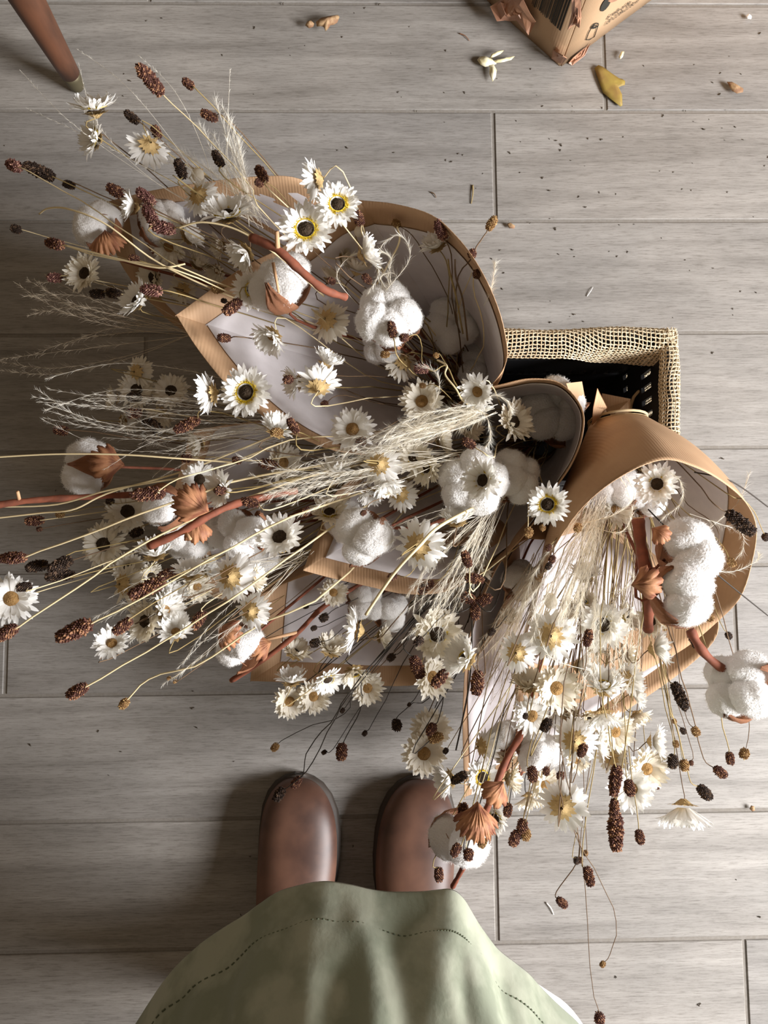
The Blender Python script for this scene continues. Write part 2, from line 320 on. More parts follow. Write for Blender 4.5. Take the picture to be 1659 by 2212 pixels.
# ---------------------------------------------------------------- crate with burlap
def crate():
    zt=.215; A=P(1072,735,zt); B=P(1446,728,zt); x0,x1=A.x,B.x; y1=P(1400,725,zt).y; y0=P(1400,1010,zt).y
    c=Vector(((x0+x1)/2,(y0+y1)/2,0)); root=thing('crate',c,'black slatted plastic crate edged with folded burlap, holding the wrapped bunches','crate')
    hx,hy=(x1-x0)/2,(y1-y0)/2
    vs,fs=[],[]; box(vs,fs,(-hx,-hy,.002),(hx,hy,.006)); tag(obj('crate_floor',mesh('crate_floor',vs,fs,M['black'],False),root))
    for nm,(ax,sg) in {'n':('y',1),'s':('y',-1),'e':('x',1),'w':('x',-1)}.items():
        vs,fs=[],[]; L=hx if ax=='y' else hy; K=hy if ax=='y' else hx
        low = nm in 'sw'
        def bb(a0,a1,z0,z1,t=.0015):
            if ax=='y': box(vs,fs,(a0,sg*K-t,z0),(a1,sg*K+t,z1))
            else: box(vs,fs,(sg*K-t,a0,z0),(sg*K+t,a1,z1))
        for z0,z1 in ((.004,.075),(.09,.10)) if low else ((.004,.075),(.09,.135),(.165,.213)): bb(-L,L,z0,z1,.002)
        n=int(2*L/.014)
        for i in range(n+1):
            a=-L+2*L*i/n; bb(a-.0045,a+.0045,.01,.095 if low else .205)
        tag(obj('crate_wall',mesh('crate_wall',vs,fs,M['black'],False),root))
        if low: continue
        # burlap: warp and weft threads outside and folded over the rim
        vs,fs=[],[]; th=.0008
        def W3(a,s):   # a along wall, s across: outside height then over the rim and inside
            o=K+.006; ww=.004*math.sin(a*31+sg)+.003*math.sin(a*77)
            hem=.052+.022*noise.noise(Vector((a*9,K*3,sg)))+ (.0 if ax=='x' else .01)
            if s<.2: q=(o+.002,s+.01)
            elif s<.22: q=(o-(s-.2)*.9,.215+ww*.3)
            else: q=(o-.018-.0-(s-.22)*.16*0,.212-(s-.22)*.9)
            return (Vector((a,sg*q[0],q[1])) if ax=='y' else Vector((sg*q[0],a,q[1])))
        def hemlen(a): return .012+ ((.034*max(0,math.sin((a+.02)*19))+ .012*max(0,-a*6)) if ax=='y' else .004) + .006*noise.noise(Vector((a*30,sg,0)))
        sp=.0042; na=int((2*L+.014)/sp)
        prof=lambda a:[ (K+.006,.01),(K+.0065,.11),(K+.008,.2),(K+.006,.2165),(K-.004,.219),(K-.0075-(.006 if ax=='y' else .0),.212),(K-.008-(.01 if ax=='y' else 0),.219-hemlen(a))]
        rr=random.Random(int(K*1e4)+sg)
        def even(pts,n):
            q=cr(pts,160); d=[0]
            for i in range(1,160): d.append(d[-1]+(q[i]-q[i-1]).length)
            out=[]; k=0
            for i in range(n):
                t=d[-1]*i/(n-1)
                while k<158 and d[k+1]<t: k+=1
                out.append(q[k].lerp(q[k+1],(t-d[k])/max(1e-9,d[k+1]-d[k])))
            return out
        for i in range(na+1):
            a=-L-.007+i*sp; pts=[]
            for (d,z) in prof(a):
                d+= .0015*math.sin(a*45)+rr.uniform(-.0004,.0004); aa=a+.0016*math.sin(z*120+i*.1)+rr.uniform(-.0005,.0005)
                pts.append(Vector((aa,sg*d,z)) if ax=='y' else Vector((sg*d,aa,z)))
            tube(vs,fs,cr(pts,26),.00085,sides=4,cap=False)
        def profp(a,t):
            p=prof(a); q=cr([Vector((d,z,0)) for d,z in p],60); 
            return q
        nL=70; cols=[even([Vector((d,z,0)) for d,z in prof(-L-.007+(2*L+.014)*j/nL)],62) for j in range(nL+1)]
        for s in range(62):
            pts=[]
            for j in range(nL+1):
                a=-L-.007+(2*L+.014)*j/nL; d,z,_=cols[j][s]; d+=.0015*math.sin(a*45)+(.0004 if (j+s)%2 else -.0004); z+=rr.uniform(-.0003,.0003)
                pts.append(Vector((a,sg*d,z)) if ax=='y' else Vector((sg*d,a,z)))
            tube(vs,fs,pts,.00085,sides=4,cap=False)
        tag(obj('burlap_cover',mesh('burlap_cover',vs,fs,M['burlap']),root),'woven beige burlap folded over the rim')
    # wooden tie loops
    vs,fs=[],[]; q=P(1385,880,.12)-c
    tube(vs,fs,[q+Vector((.012*math.cos(t),.018*math.sin(t),.008*math.sin(t))) for t in [i*.5 for i in range(11)]],.0018)
    tag(obj('rope_loop',mesh('rope_loop',vs,fs,M['twine']),root),'small jute rope loop')
crate()
# ---------------------------------------------------------------- daisies
def petals_mesh(seed, bowl, n=20, layers=3):
    r=random.Random(seed); vs,fs=[],[]
    for L in range(layers):
        nn=n-L*2; 
        for i in range(nn):
            th=2*math.pi*(i+.5*L)/nn+r.uniform(-.08,.08); ln=(.56-.06*L)*r.uniform(.86,1.06); w=.047*r.uniform(.8,1.15)
            el=math.radians(bowl+L*9+r.uniform(-6,7)); curl=r.uniform(-.25,.3); tw=r.uniform(-.25,.25)
            ca,sa=math.cos(th),math.sin(th); b=len(vs); K=6
            for j in range(K+1):
                s=j/K; rr=.09+(ln-.09)*s; e=el+curl*s*s
                x=.10+(rr-.09)*math.cos(e); z=(rr-.09)*math.sin(e)+.012*L
                ww=w*(.5+1.3*s-.75*s*s)*(1 if s<.7 else (1-((s-.7)/.3)**1.5*.75)); cup=.16*ww
                if j==K: ww=w*.14; cup=0
                tt=tw*s
                for k,q in ((-1,1),(0,0),(1,1)):
                    y=k*ww*math.cos(tt); zz=z+q*cup+k*ww*math.sin(tt)
                    if j==K and k==0: xx=x-.02
                    else: xx=x
                    vs.append(Vector((xx*ca-y*sa, xx*sa+y*ca, zz)))
            for j in range(K):
                for k in range(2): fs.append((b+j*3+k,b+j*3+k+1,b+j*3+4+k,b+j*3+3+k))
    return mesh('petals',vs,fs,M['petal'])
BOWLS=[(4,22,3),(18,20,3),(34,20,3),(52,18,3),(-12,20,3)]
PET={ (b,c):[petals_mesh(b*10+s+5,b,n+8,l) for s in range(3)] for b,n,l in BOWLS for c in ('petal',)}
for k in list(PET):
    out=[]
    for me in PET[k]:
        m2=me.copy(); m2.materials.clear(); m2.materials.append(M['petal_cream']); out.append(m2)
    PET[(k[0],'cream')]=out
def dome(name, r, h, m, bumps=True, seed=1, rings=9, seg=26, hole=0):
    rr=random.Random(seed); vs,fs=[],[]
    for j in range(rings+1):
        a=j/rings; rad=r*(hole+(1-hole)*a); z=h*math.cos(a*math.pi/2)
        for k in range(seg):
            w=2*math.pi*(k+.5*(j%2))/seg; d=(rr.uniform(-.06,.1)*r if bumps else 0)
            vs.append(Vector((rad*math.cos(w)*(1+(d*.3/r if r else 0)),rad*math.sin(w),z+d*.5)))
    for j in range(rings):
        for k in range(seg): fs.append((j*seg+k,(j+1)*seg+k,(j+1)*seg+(k+1)%seg,j*seg+(k+1)%seg))
    return mesh(name,vs,fs,m,False)
def ring_mesh(r0,r1,seed):
    rr=random.Random(seed); vs,fs=[],[]
    for i in range(260):
        w=rr.uniform(0,6.283); r=rr.uniform(r0,r1); s=.009; p=Vector((r*math.cos(w),r*math.sin(w),.075)); b=len(vs)
        q=Vector((math.cos(w),math.sin(w),0)); t=Vector((-math.sin(w),math.cos(w),0))
        vs += [p+q*s,p+t*s,p-q*s,p-t*s,p+Vector((0,0,.035))]; fs += [(b,b+1,b+4),(b+1,b+2,b+4),(b+2,b+3,b+4),(b+3,b,b+4)]
    b=len(vs); n=30
    for r in (r0*.9,r1):
        for k in range(n): w=2*math.pi*k/n; vs.append(Vector((r*math.cos(w),r*math.sin(w),.085 if r<r1 else .06)))
    for k in range(n): fs.append((b+k,b+n+k,b+n+(k+1)%n,b+(k+1)%n))
    return mesh('yellow_ring',vs,fs,M['ring'],False)
DISC={'D':dome('disc',.225,.115,M['disc_dark'],seed=3),'Y':dome('disc',.20,.12,M['disc_dark'],seed=4),'T':dome('disc',.20,.13,M['disc_tan'],seed=5)}
RING=ring_mesh(.19,.265,3)
def calyx_mesh(seed):
    r=random.Random(seed); vs,fs=[],[]
    for L in range(3):
        for i in range(9):
            th=2*math.pi*(i+.5*L)/9+r.uniform(-.1,.1); ca,sa=math.cos(th),math.sin(th); b=len(vs)
            for s,rad,z,w in ((0,.03,-.15+.03*L,.03),(1,.10+.015*L,-.10+.02*L,.045),(2,.16+.035*L,-.02+.0*L-.03,.035),(3,.20+.045*L,.0-.035,.004)):
                for k in (-1,1): y=k*w; vs.append(Vector((rad*ca-y*sa,rad*sa+y*ca,z)))
            for s in range(3): fs.append((b+2*s,b+2*s+1,b+2*s+3,b+2*s+2))
    return mesh('calyx',vs,fs,M['calyx'])
CAL=[calyx_mesh(s) for s in (1,2)]
ST={'F':('straw','olive','brown','olive'),'A':('olive','straw','brown'),'G':('straw','olive','brown','olive'),'B':('straw','olive','brown'),'E':('brown','dark','olive'),'C':('brown','olive','brown','olive'),'D':('olive','brown','straw','dark')}
def stem_pts(p0, d0, b, arc=.03, n=18, way=None):
    T=P(*THR[b])+Vector((R.uniform(-.014,.014),R.uniform(-.014,.014),R.uniform(-.01,.02)))
    L=(T-p0).length
    pts=[p0]
    if way: pts += [P(x,y,z) for x,y,z in way]
    else:
        pts.append(p0+d0*min(.018,L*.15))
        m=p0.lerp(T,.45)+Vector((R.uniform(-.014,.014),R.uniform(-.014,.014),.012-R.uniform(0,.035)-(0 if arc>.022 else .015)+(.02 if b in 'FA' else (-.02 if b=='G' else 0)))); pts.append(m)
        pts.append(p0.lerp(T,.8)+Vector((R.uniform(-.01,.01),R.uniform(-.01,.01),.01)))
    pts.append(T)
    c=cr(pts,n)
    for i in range(2,n-1): c[i]=c[i]+Vector((noise.noise(c[i]*40),noise.noise(c[i]*40+Vector((9,0,0))),0))*.002
    return c
NSH=[0]
def daisy(x,y,d,dr,tilt,ty,b,z,bowl=None,cream=False,way=None):
    n,Rm=facing(dr,tilt,R.uniform(0,6.28)); p=P(x,y,z); S=d/ppm(z)*1.06
    back=tilt>90
    if bowl is None: bowl = 4 if tilt<25 else (18 if tilt<50 else (34 if tilt<=90 else 18))
    root=thing('paper_daisy',p,None,'flower','loose white paper daisies')
    mw=(Rm.to_4x4())@Matrix.Diagonal((S,S,S,1))
    obj('petals', R.choice(PET[(bowl,'cream' if cream else 'petal')]), root, mw)
    md=mw@Matrix.Translation((0,0,.03))@Matrix.Diagonal((.62,.62,.7,1)) if bowl>=30 else mw
    obj('flower_disc', DISC[ty], root, md)
    if ty=='Y': tag(obj('pollen_ring', RING, root, md),'yellow ring around the dark disc')
    obj('calyx', R.choice(CAL), root, mw)
    vs,fs=[],[]
    for q in [stem_pts(p-n*S*.14,-n,b,.02,way=way)]: tube(vs,fs,[v-p for v in q],.00045,.0007,sides=5)
    obj('stem', mesh('stem',vs,fs,M[R.choice(ST[b])]), root)
    cen={'D':'dark centre','Y':'yellow-ringed dark centre','T':'tan centre'}[ty]
    col='cream' if cream else 'white'
    face = f"{col} paper daisy, {cen} facing up," if tilt<25 else (f"{col} paper daisy with {cen} tilted" if tilt<=55 else (f"{col} paper daisy seen edge-on" if tilt<=105 else f"{col} paper daisy showing its back"))
    LB.append((root,face,x,y))
# x y d dir tilt type bunch z [bowl] [c]
DA="""205 238 98 95 48 Y F .36;207 300 84 180 48 Y F .34;322 316 84 200 150 T F .33;430 423 78 0 160 T F .35;290 446 72 175 72 D F .35;492 466 104 95 42 Y F .37;366 532 74 250 48 T F .27 18 c;405 512 70 20 65 T F .29;185 592 82 180 18 D F .28 18 c;332 600 74 210 48 D F .24 18 c;298 650 84 150 40 D F .31;530 545 84 225 74 T F .35;480 530 58 200 65 T F .27 34 c;424 572 62 40 65 T F .25 34 c;395 626 56 120 150 T F .23 18 c;470 585 55 240 60 T F .24 34 c;575 442 56 90 55 T F .26 34 c
686 388 84 180 108 T A .40;729 443 88 0 4 Y A .41;660 497 104 0 5 Y A .40;546 628 78 10 12 Y A .33;786 550 88 20 78 T A .39;588 725 84 235 66 T A .33 34;708 692 84 0 155 T A .31 18 c;706 785 72 60 66 T A .33;688 834 90 90 120 T A .34;642 826 70 190 66 T A .31;712 603 56 60 62 T A .30 34 c;770 585 66 70 70 T A .31 34 c;945 532 74 130 50 Y A .36;868 782 76 200 150 T A .27 4 c;912 868 86 180 14 T A .30 18 c;1033 845 76 220 45 T B .36;762 928 84 200 10 T A .32;1108 912 86 10 32 D B .31 18 c;1010 922 62 0 30 Y B .28 18 c;740 560 50 0 65 T A .30 34 c
533 848 98 200 12 Y G .34;458 850 84 180 102 T G .33;598 930 80 60 48 D G .33 34;297 803 62 30 150 T G .20 18 c;296 842 70 0 10 D G .19 4 c;370 845 70 90 12 D G .19 4 c;250 862 52 180 66 T G .19 34 c;348 893 62 270 60 T G .19 34 c;432 958 66 200 70 T G .24 34 c;431 1036 66 0 12 D G .31;480 1058 80 190 42 D G .33;276 1105 82 0 12 D G .20 4 c;225 1176 86 200 10 D G .20 4 c;610 1000 80 0 40 T G .24 18 c;268 910 52 0 70 T G .18 34 c
725 1018 76 90 60 T B .33 34;820 1003 84 0 160 T B .35;836 1042 72 280 70 T B .34;893 990 72 90 14 Y B .32 18 c;922 1010 76 200 44 Y B .32 18 c;866 1068 66 0 160 T B .31;800 1065 58 270 62 T B .29;712 1108 76 90 40 Y B .27 18 c;605 1162 96 110 26 D G .31;500 1246 94 0 158 T G .31;545 1250 62 0 66 T G .28 34 c;414 1240 76 90 60 T G .28 34;543 1320 74 0 156 T G .30;583 1222 58 90 55 D G .22 34 c;720 1280 56 0 8 T E .20 18 c;904 1180 104 20 150 T B .33 18;987 1126 76 95 60 T B .33 34;1045 1038 88 180 42 Y B .37;1183 1090 80 180 18 Y B .39;950 952 60 0 66 T B .31 34 c
1420 1045 84 200 28 Y C .35;1328 1100 74 0 12 T C .28 18 c;1348 1143 56 0 66 T C .27 34 c
25 1293 92 0 12 T G .27;335 1198 84 90 62 T G .29 34;268 1262 76 0 150 T G .23 18 c;278 1228 60 0 14 D G .19 4 c;326 1245 54 0 30 Y G .20 18 c;316 1342 84 180 26 D G .24 18 c;356 1318 84 20 60 T G .26 34;372 1288 66 60 66 T G .24 34;380 1366 76 90 40 T G .27 34;242 1391 70 80 32 T G .26;425 1268 60 0 30 T G .20 18 c;448 1235 60 30 66 T G .25 34
772 1362 92 170 92 T E .28;943 1370 104 0 8 Y E .29 18 c;1006 1424 92 150 62 Y E .31;636 1410 70 60 60 D E .17 34 c;714 1405 74 70 60 T E .18 34 c;630 1472 68 90 70 T E .19 34;707 1466 64 300 48 Y E .19 18;765 1450 72 280 54 Y E .18 34 c;625 1515 66 0 14 T E .13 18 c;677 1504 66 0 12 T E .13 18 c;793 1486 66 0 14 T E .14 18 c;822 1375 52 0 66 T E .17 34 c;931 1462 84 0 30 T E .19 18 c;930 1575 76 0 10 T E .14 4 c;915 1627 82 0 8 T E .15 4 c;1032 1226 64 20 62 T D .24 34 c
1190 1373 98 0 162 T C .33 18;1117 1410 76 0 156 T C .32 18;1265 1247 72 90 66 T C .28 34;1262 1302 52 90 40 Y C .25 34 c;1303 1348 98 200 26 Y C .30;1350 1336 62 30 48 Y C .27 18 c;1408 1342 62 180 40 D C .26 18 c;1414 1402 84 10 74 Y C .29 34;1142 1482 76 100 66 T C .26 34 c;1200 1486 94 0 12 T C .28 18 c;1303 1485 92 90 60 Y C .29 34;1355 1466 66 0 120 T C .28;1302 1542 82 270 70 T C .28 34;1148 1546 74 0 10 T D .24;1242 1600 86 0 156 T C .25 18;1287 1602 72 0 66 T C .23 34;1327 1580 76 0 12 T C .22 18 c;1272 1546 54 270 45 Y C .22 34 c;1410 1602 72 0 72 Y C .22 34;1245 1641 52 0 12 T D .18 18 c;1320 1636 60 0 150 T D .16 18 c;1042 1612 68 0 120 T D .20 34;1040 1678 66 0 18 Y D .19;970 1682 74 190 72 Y D .20 34;1100 1682 62 0 60 D D .18 34 c;1176 1695 66 0 12 T D .15 18 c;1215 1742 98 0 158 T C .23 18;1395 1660 82 0 10 T C .17 18 c;1362 1702 88 200 14 T C .18 18;1477 1745 108 265 76 Y C .17 34;1072 1766 64 190 46 Y D .17;1088 1640 58 90 66 T D .16 34 c;1142 1722 62 270 66 T D .14 34 c;1250 1440 70 0 66 T C .25 34;1370 1500 64 0 66 T C .24 34;1280 1400 64 40 70 T C .24 34 c;1350 1420 60 0 66 T C .22 34 c;1225 1545 60 90 66 T C .21 34 c;1375 1545 60 300 60 T C .20 34 c;1130 1640 56 20 66 T D .15 34 c;1240 1310 56 200 66 T C .24 34 c;1100 1340 50 90 60 T D .22 34 c"""
for l in DA.replace('\n',';').split(';'):
    f=l.split(); a=[float(v) for v in f[:5]]
    daisy(a[0],a[1],a[2]*1.06,a[3],a[4],f[5],f[6],float(f[7]),int(f[8]) if len(f)>8 and f[8]!='c' else None,'c' in f[8:])
# buds
def bud(x,y,d,b,z,label):
    p=P(x,y,z); S=d/ppm(z); root=thing('daisy_bud',p,label,'flower bud')
    mw=Matrix.Rotation(math.radians(40),4,'X')@Matrix.Diagonal((S,S,S,1))
    vs,fs=[],[]
    for j in range(9):
        a=math.pi*j/8
        for k in range(14): w=2*math.pi*k/14; r=.42*math.sin(a)*(1+.06*(k%2)); vs.append(Vector((r*math.cos(w),r*math.sin(w),-.5*math.cos(a))))
    for j in range(8):
        for k in range(14): fs.append((j*14+k,j*14+(k+1)%14,(j+1)*14+(k+1)%14,(j+1)*14+k))
    obj('closed_petals',mesh('closed_petals',vs,fs,M['petal_cream']),root,mw)
    obj('calyx',CAL[0],root,mw@Matrix.Translation((0,0,-.35))@Matrix.Diagonal((1.6,1.6,1.6,1)))
    vs,fs=[],[]; tube(vs,fs,[v-p for v in stem_pts(p,Vector((0,-.5,-.5)),b)],.0006,.0009); obj('stem',mesh('stem',vs,fs,M['olive']),root)
bud(427,378,34,'F',.33,'small closed cream bud just above the shaded upper-left daisies')
bud(1190,1300,34,'C',.31,'round white closed bud among the cream plumes of the right wrap')
bud(777,500,30,'A',.33,'yellowish closed bud below a seed head inside the top wrap')
# ---------------------------------------------------------------- burnet seed heads
def head_mesh(seed, asp, c):
    r=random.Random(seed); vs,fs=[],[]; hl=.5; rad=.5/asp; mm=[0]*80
    for j in range(9):
        a=math.pi*j/8
        for k in range(10): w=2*math.pi*k/10; vs.append(Vector((rad*.8*math.sin(a)**.7*math.cos(w),rad*.8*math.sin(a)**.7*math.sin(w),-hl*.93*math.cos(a))))
    for j in range(8):
        for k in range(10): fs.append((j*10+k,j*10+(k+1)%10,(j+1)*10+(k+1)%10,(j+1)*10+k))
    N=int(110*min(asp,3.2)); 
    for i in range(N):
        u=-1+2*(i+.5)/N; w=i*2.39996; a=math.acos(max(-1,min(1,-u))); rr=rad*.82*max(math.sin(a),.02)**.6
        p=Vector((rr*math.cos(w),rr*math.sin(w),hl*.93*u)); n=Vector((math.cos(w)*math.sin(a)+1e-3,math.sin(w)*math.sin(a),u*.6+.25)).normalized()
        s=.058/ (asp**.5)*r.uniform(.7,1.25)*1.1; h=s*r.uniform(.9,2.3); mi_=1 if r.random()<.3 else 0; mm+=[mi_]*8; t=n.orthogonal().normalized(); q=n.cross(t); b=len(vs)
        for k in range(4): ww=k*math.pi/2+i; vs.append(p+(t*math.cos(ww)+q*math.sin(ww))*s)
        for k in range(4): ww=k*math.pi/2+i+.7; vs.append(p+n*h*.6+(t*math.cos(ww)+q*math.sin(ww))*s*.8)
        vs.append(p+n*h*1.1)
        for k in range(4): fs.append((b+k,b+(k+1)%4,b+4+(k+1)%4,b+4+k)); fs.append((b+4+k,b+4+(k+1)%4,b+8))
    me=mesh('seed_head',vs,fs,[M['seed_'+c],M['seed_'+c+'2']],False); me.polygons.foreach_set('material_index',mm); return me
HM={}
def burnet(x,y,ln,c,b,z,ang=None,way=None,thick=None):
    p=P(x,y,z); T=P(*THR[b]); S=ln/ppm(z)*1.06
    asp = 1.15 if ln<26 else (1.5 if ln<36 else (2.0 if ln<56 else 2.8))
    if ang is None:
        d=(p-T); d.z*=.4; d.normalize(); d=(d+Vector((R.uniform(-.25,.25),R.uniform(-.25,.25),R.uniform(-.15,.15)))).normalized()
    else: d=Vector((math.cos(math.radians(ang)),math.sin(math.radians(ang)),R.uniform(-.2,.2))).normalized()
    if ang is None and way: d=(p-P(*way[0])).normalized()
    key=(asp,c,R.randrange(2))
    if key not in HM: HM[key]=head_mesh(hash(key[0])%99+key[2]*7+ord(c),asp,c)
    root=thing('burnet_stem',p,None,'dried seed head','dried burnet seed heads')
    obj('seed_head',HM[key],root,(basis(d)@Matrix.Rotation(R.uniform(0,6),3,'Z')).to_4x4()@Matrix.Diagonal((S,S,S,1)))
    vs,fs=[],[]; r=thick or (.00038 if ln<26 else .0005)
    tube(vs,fs,[v-p for v in stem_pts(p-d*S*.42,-d,b,.025,20,way)],r,r*1.35,sides=5)
    m=ST[b]; sm = 'straw' if (way and b in 'GF') else ('dark' if b=='E' else R.choice(m))
    obj('stem',mesh('stem',vs,fs,M[sm]),root)
    cn={'r':'dark reddish','k':'blackish','t':'tan','p':'pinkish brown'}[c]; sz='small round' if ln<20 else ('oval' if ln<40 else 'long')
    LB.append((root,f"{sz} {cn} seed head",x,y))
BU="""325 173 74 r F .38;407 181 28 r F .34;452 250 38 r F .34 160;285 253 36 k F .32 145;338 285 30 r F .30 120;390 365 44 k F .35 110;471 343 38 k F .36 120;565 376 42 r F .37 120;30 358 46 p F .31;85 370 66 k F .31;149 399 26 k F .30;253 414 46 r F .33;315 425 46 p F .36 140;325 465 50 p F .36 120;352 492 52 p F .36 170;35 495 22 k F .28;118 527 56 r F .31;118 600 30 p F .28;210 635 30 k F .29;246 634 32 k F .29;327 627 46 p F .34 170;290 560 22 r F .33;470 625 26 t F .33;560 395 20 r F .33
502 663 46 r A .34 220;484 650 13 k A .33;484 730 28 r A .33 180;775 472 32 r A .37 110;856 483 20 t A .35 140;793 603 26 r A .36;716 607 18 r A .35;952 497 44 p A .38 110;1062 483 36 t A .39 60;1020 548 22 r A .39;1030 592 26 r A .39;847 712 36 r A .37 100;873 729 22 r A .37;832 765 20 t A .33;942 768 14 t A .34;910 797 30 p A .33 180;913 833 14 t B .34;982 879 13 r B .34;780 955 24 r A .33;623 820 22 r A .34;701 872 16 r A .32
633 920 36 r G .35 120;404 918 58 r G .31 205;598 934 28 t G .35;330 920 48 k G .23 145;290 892 32 r G .25;290 858 30 k G .22;132 930 30 r G .24;580 1003 40 r G .30 170;512 994 20 r G .31;403 990 22 r G .29;75 1125 38 r G .22;130 1111 18 t G .22;85 1143 12 r G .21;320 1067 70 r G .34 184;238 1083 17 k G .21;295 1150 28 k G .24;540 1085 38 r G .34 170;476 1060 26 r G .36;661 1105 20 r B .30 
80 1223 44 k G .27;130 1220 52 k G .28;130 1244 58 k G .27;52 1268 30 k G .29;318 1271 76 r G .31;265 1353 44 r G .30;428 1340 44 r G .26;365 1465 9 t G .22;378 1472 9 t G .22;362 1240 40 r G .27
785 1108 14 r B .35;848 1245 20 r B .32 200;1008 1208 36 r B .35 110;1025 1250 40 r B .34 170;920 1268 38 r B .29 215;1014 1007 14 r B .34;1013 958 30 r B .37 150;1142 1150 22 t B .35;1172 1140 15 t B .35;661 1310 12 k E .18
1010 1292 34 r D .31 160;1045 1296 34 r D .31 20;1026 1318 40 r D .31 270;1062 1365 17 k D .28;1270 1378 36 r C .33 80;1193 1208 18 r C .33;1185 1223 16 k C .33;1165 1247 16 t C .32;1185 1183 16 r C .33;1248 1140 20 t C .35;905 1385 22 k E .33;901 1441 48 r E .28 290;950 1466 44 r E .29 230;1031 1475 50 r D .29 262;700 1334 20 k E .20;678 1357 13 k E .20;681 1389 22 k E .19;845 1420 18 k E .18;560 1385 12 k E .17
740 1535 11 k E .12;594 1614 18 t E .11;700 1625 11 k E .10;738 1624 34 r E .11 265;788 1584 12 k E .11;857 1566 24 k E .12 270;884 1522 9 k E .14;932 1576 28 r E .17;942 1594 30 t E .17 20;963 1622 13 k D .17;992 1680 36 k D .24 30;1180 1566 30 k C .28 60;1135 1547 13 k C .28;1150 1672 32 r C .24 275;1180 1666 17 r C .21;1211 1676 19 r C .21;1258 1621 28 r C .27 60
1329 1686 62 r C .27 262;1327 1746 38 r C .26 268;1330 1796 76 r C .25 268;1360 1702 32 r C .24;1382 1808 28 r C .20;1128 1786 32 r C .20;1112 1811 32 r C .20 245;1136 1803 24 t C .20;1097 1749 27 r D .20;1003 1758 44 r D .26 100;948 1889 28 r D .22 270;985 1836 28 r D .27;1012 1846 24 r D .27;1042 1820 22 t D .26;1214 1950 26 r C .14 320;1272 1893 38 r C .20 280;1245 1859 15 k C .18;1265 1843 12 t C .18;1254 1858 12 r C .18;1302 2083 13 t C .14;1295 2200 24 r C .13 270
1469 1504 58 k C .25 290;1500 1384 36 k C .30 300;1530 1330 26 t C .27 300;1574 1373 16 k C .22;1654 1160 18 k C .26;1580 1215 20 t C .33;1600 1130 72 k C .34 320;1476 1579 14 k C .19;1457 1558 11 t C .19;1460 1607 15 t C .18;1453 1645 30 k C .18 270;1478 1653 23 t C .18;1493 1648 11 r C .17;1503 1580 20 t C .19;1556 1668 30 r C .17;1577 1638 26 r C .18;1608 1628 22 t C .18;1522 1712 34 k C .16 310;1555 1185 18 t C .33;1525 1205 15 k C .33;1495 1200 16 t C .33
603 1716 30 k E .10 235;640 1690 26 r E .095 225;1420 1700 10 r C .13"""
WAY={(325,173):[(352,205,.37),(440,290,.36),(540,400,.35),(605,500,.33)],(30,358):[(60,370,.32),(200,450,.33),(330,540,.34),(470,610,.34)],(118,527):[(150,533,.32),(240,560,.34),(340,575,.35),(450,612,.35)],
(160,1363):0,(167,1492):0,(320,1067):[(345,1062,.35),(400,1030,.35),(520,995,.33),(700,940,.3)],
(1062,483):[(1040,515,.39),(1020,548,.39),(985,640,.34)],(910,797):[(940,800,.33),(965,790,.33),(985,830,.33),(1010,870,.32)],(847,712):None,
(1329,1686):[(1327,1640,.28),(1300,1500,.3),(1298,1350,.32),(1310,1200,.31)],(1330,1796):[(1330,1740,.26),(1352,1600,.28),(1370,1450,.3),(1385,1250,.31)],
(1295,2200):[(1278,2120,.14),(1268,1980,.15),(1255,1850,.18),(1240,1750,.22),(1215,1500,.3)],(1302,2083):[(1318,2060,.14),(1330,1980,.15),(1290,1890,.17),(1240,1800,.2),(1210,1600,.27)],
(1214,1950):[(1203,1925,.14),(1240,1870,.16),(1250,1820,.18),(1235,1650,.24)],(1556,1668):[(1520,1640,.17),(1500,1560,.19),(1470,1450,.24),(1430,1300,.29)],(1577,1638):[(1572,1610,.18),(1560,1560,.2),(1550,1490,.24),(1490,1300,.30)],
(1608,1628):[(1618,1590,.18),(1615,1540,.2),(1580,1400,.26),(1520,1220,.3)],(1654,1160):[(1640,1130,.27),(1610,1080,.3),(1560,1060,.33)],(1522,1712):[(1490,1680,.17),(1465,1580,.2),(1430,1450,.25)],
(603,1716):[(622,1700,.11),(670,1655,.13),(730,1540,.16),(790,1460,.19)],(640,1690):[(655,1670,.11),(665,1620,.13),(720,1550,.15),(800,1440,.19)],(594,1614):[(612,1595,.11),(670,1570,.12),(750,1535,.13),(800,1440,.17)],
(738,1624):[(745,1600,.11),(760,1570,.12),(785,1510,.14),(810,1430,.18)],(857,1566):[(860,1545,.13),(890,1520,.14),(950,1470,.18)]}
for l in BU.replace('\n',';').split(';'):
    f=l.split(); k=(int(f[0]),int(f[1])); w=WAY.get(k)
    burnet(k[0],k[1],float(f[2]),f[3],f[4],float(f[5]),float(f[6]) if len(f)>6 else None,w or None)
for x,y,ln,w in ((160,1363,84,[(205,1342,.31),(400,1240,.32),(560,1150,.32),(700,1090,.30)]),(15,1366,52,[(45,1348,.31),(180,1262,.32),(300,1180,.33),(470,1100,.33),(700,1020,.3)]),
 (167,1493,50,[(192,1480,.28),(330,1400,.29),(470,1310,.31),(600,1220,.31),(760,1110,.28)]),(28,1205,62,[(62,1203,.31),(200,1150,.33),(330,1100,.34),(480,1050,.33),(720,1000,.3)]),
 (268,1520,26,[(285,1500,.22),(330,1462,.23),(440,1430,.25),(560,1350,.27),(740,1250,.28)])):
    burnet(x,y,ln,'t' if ln<30 else 'r','G',w[0][2]-.005,None,w,.00075)
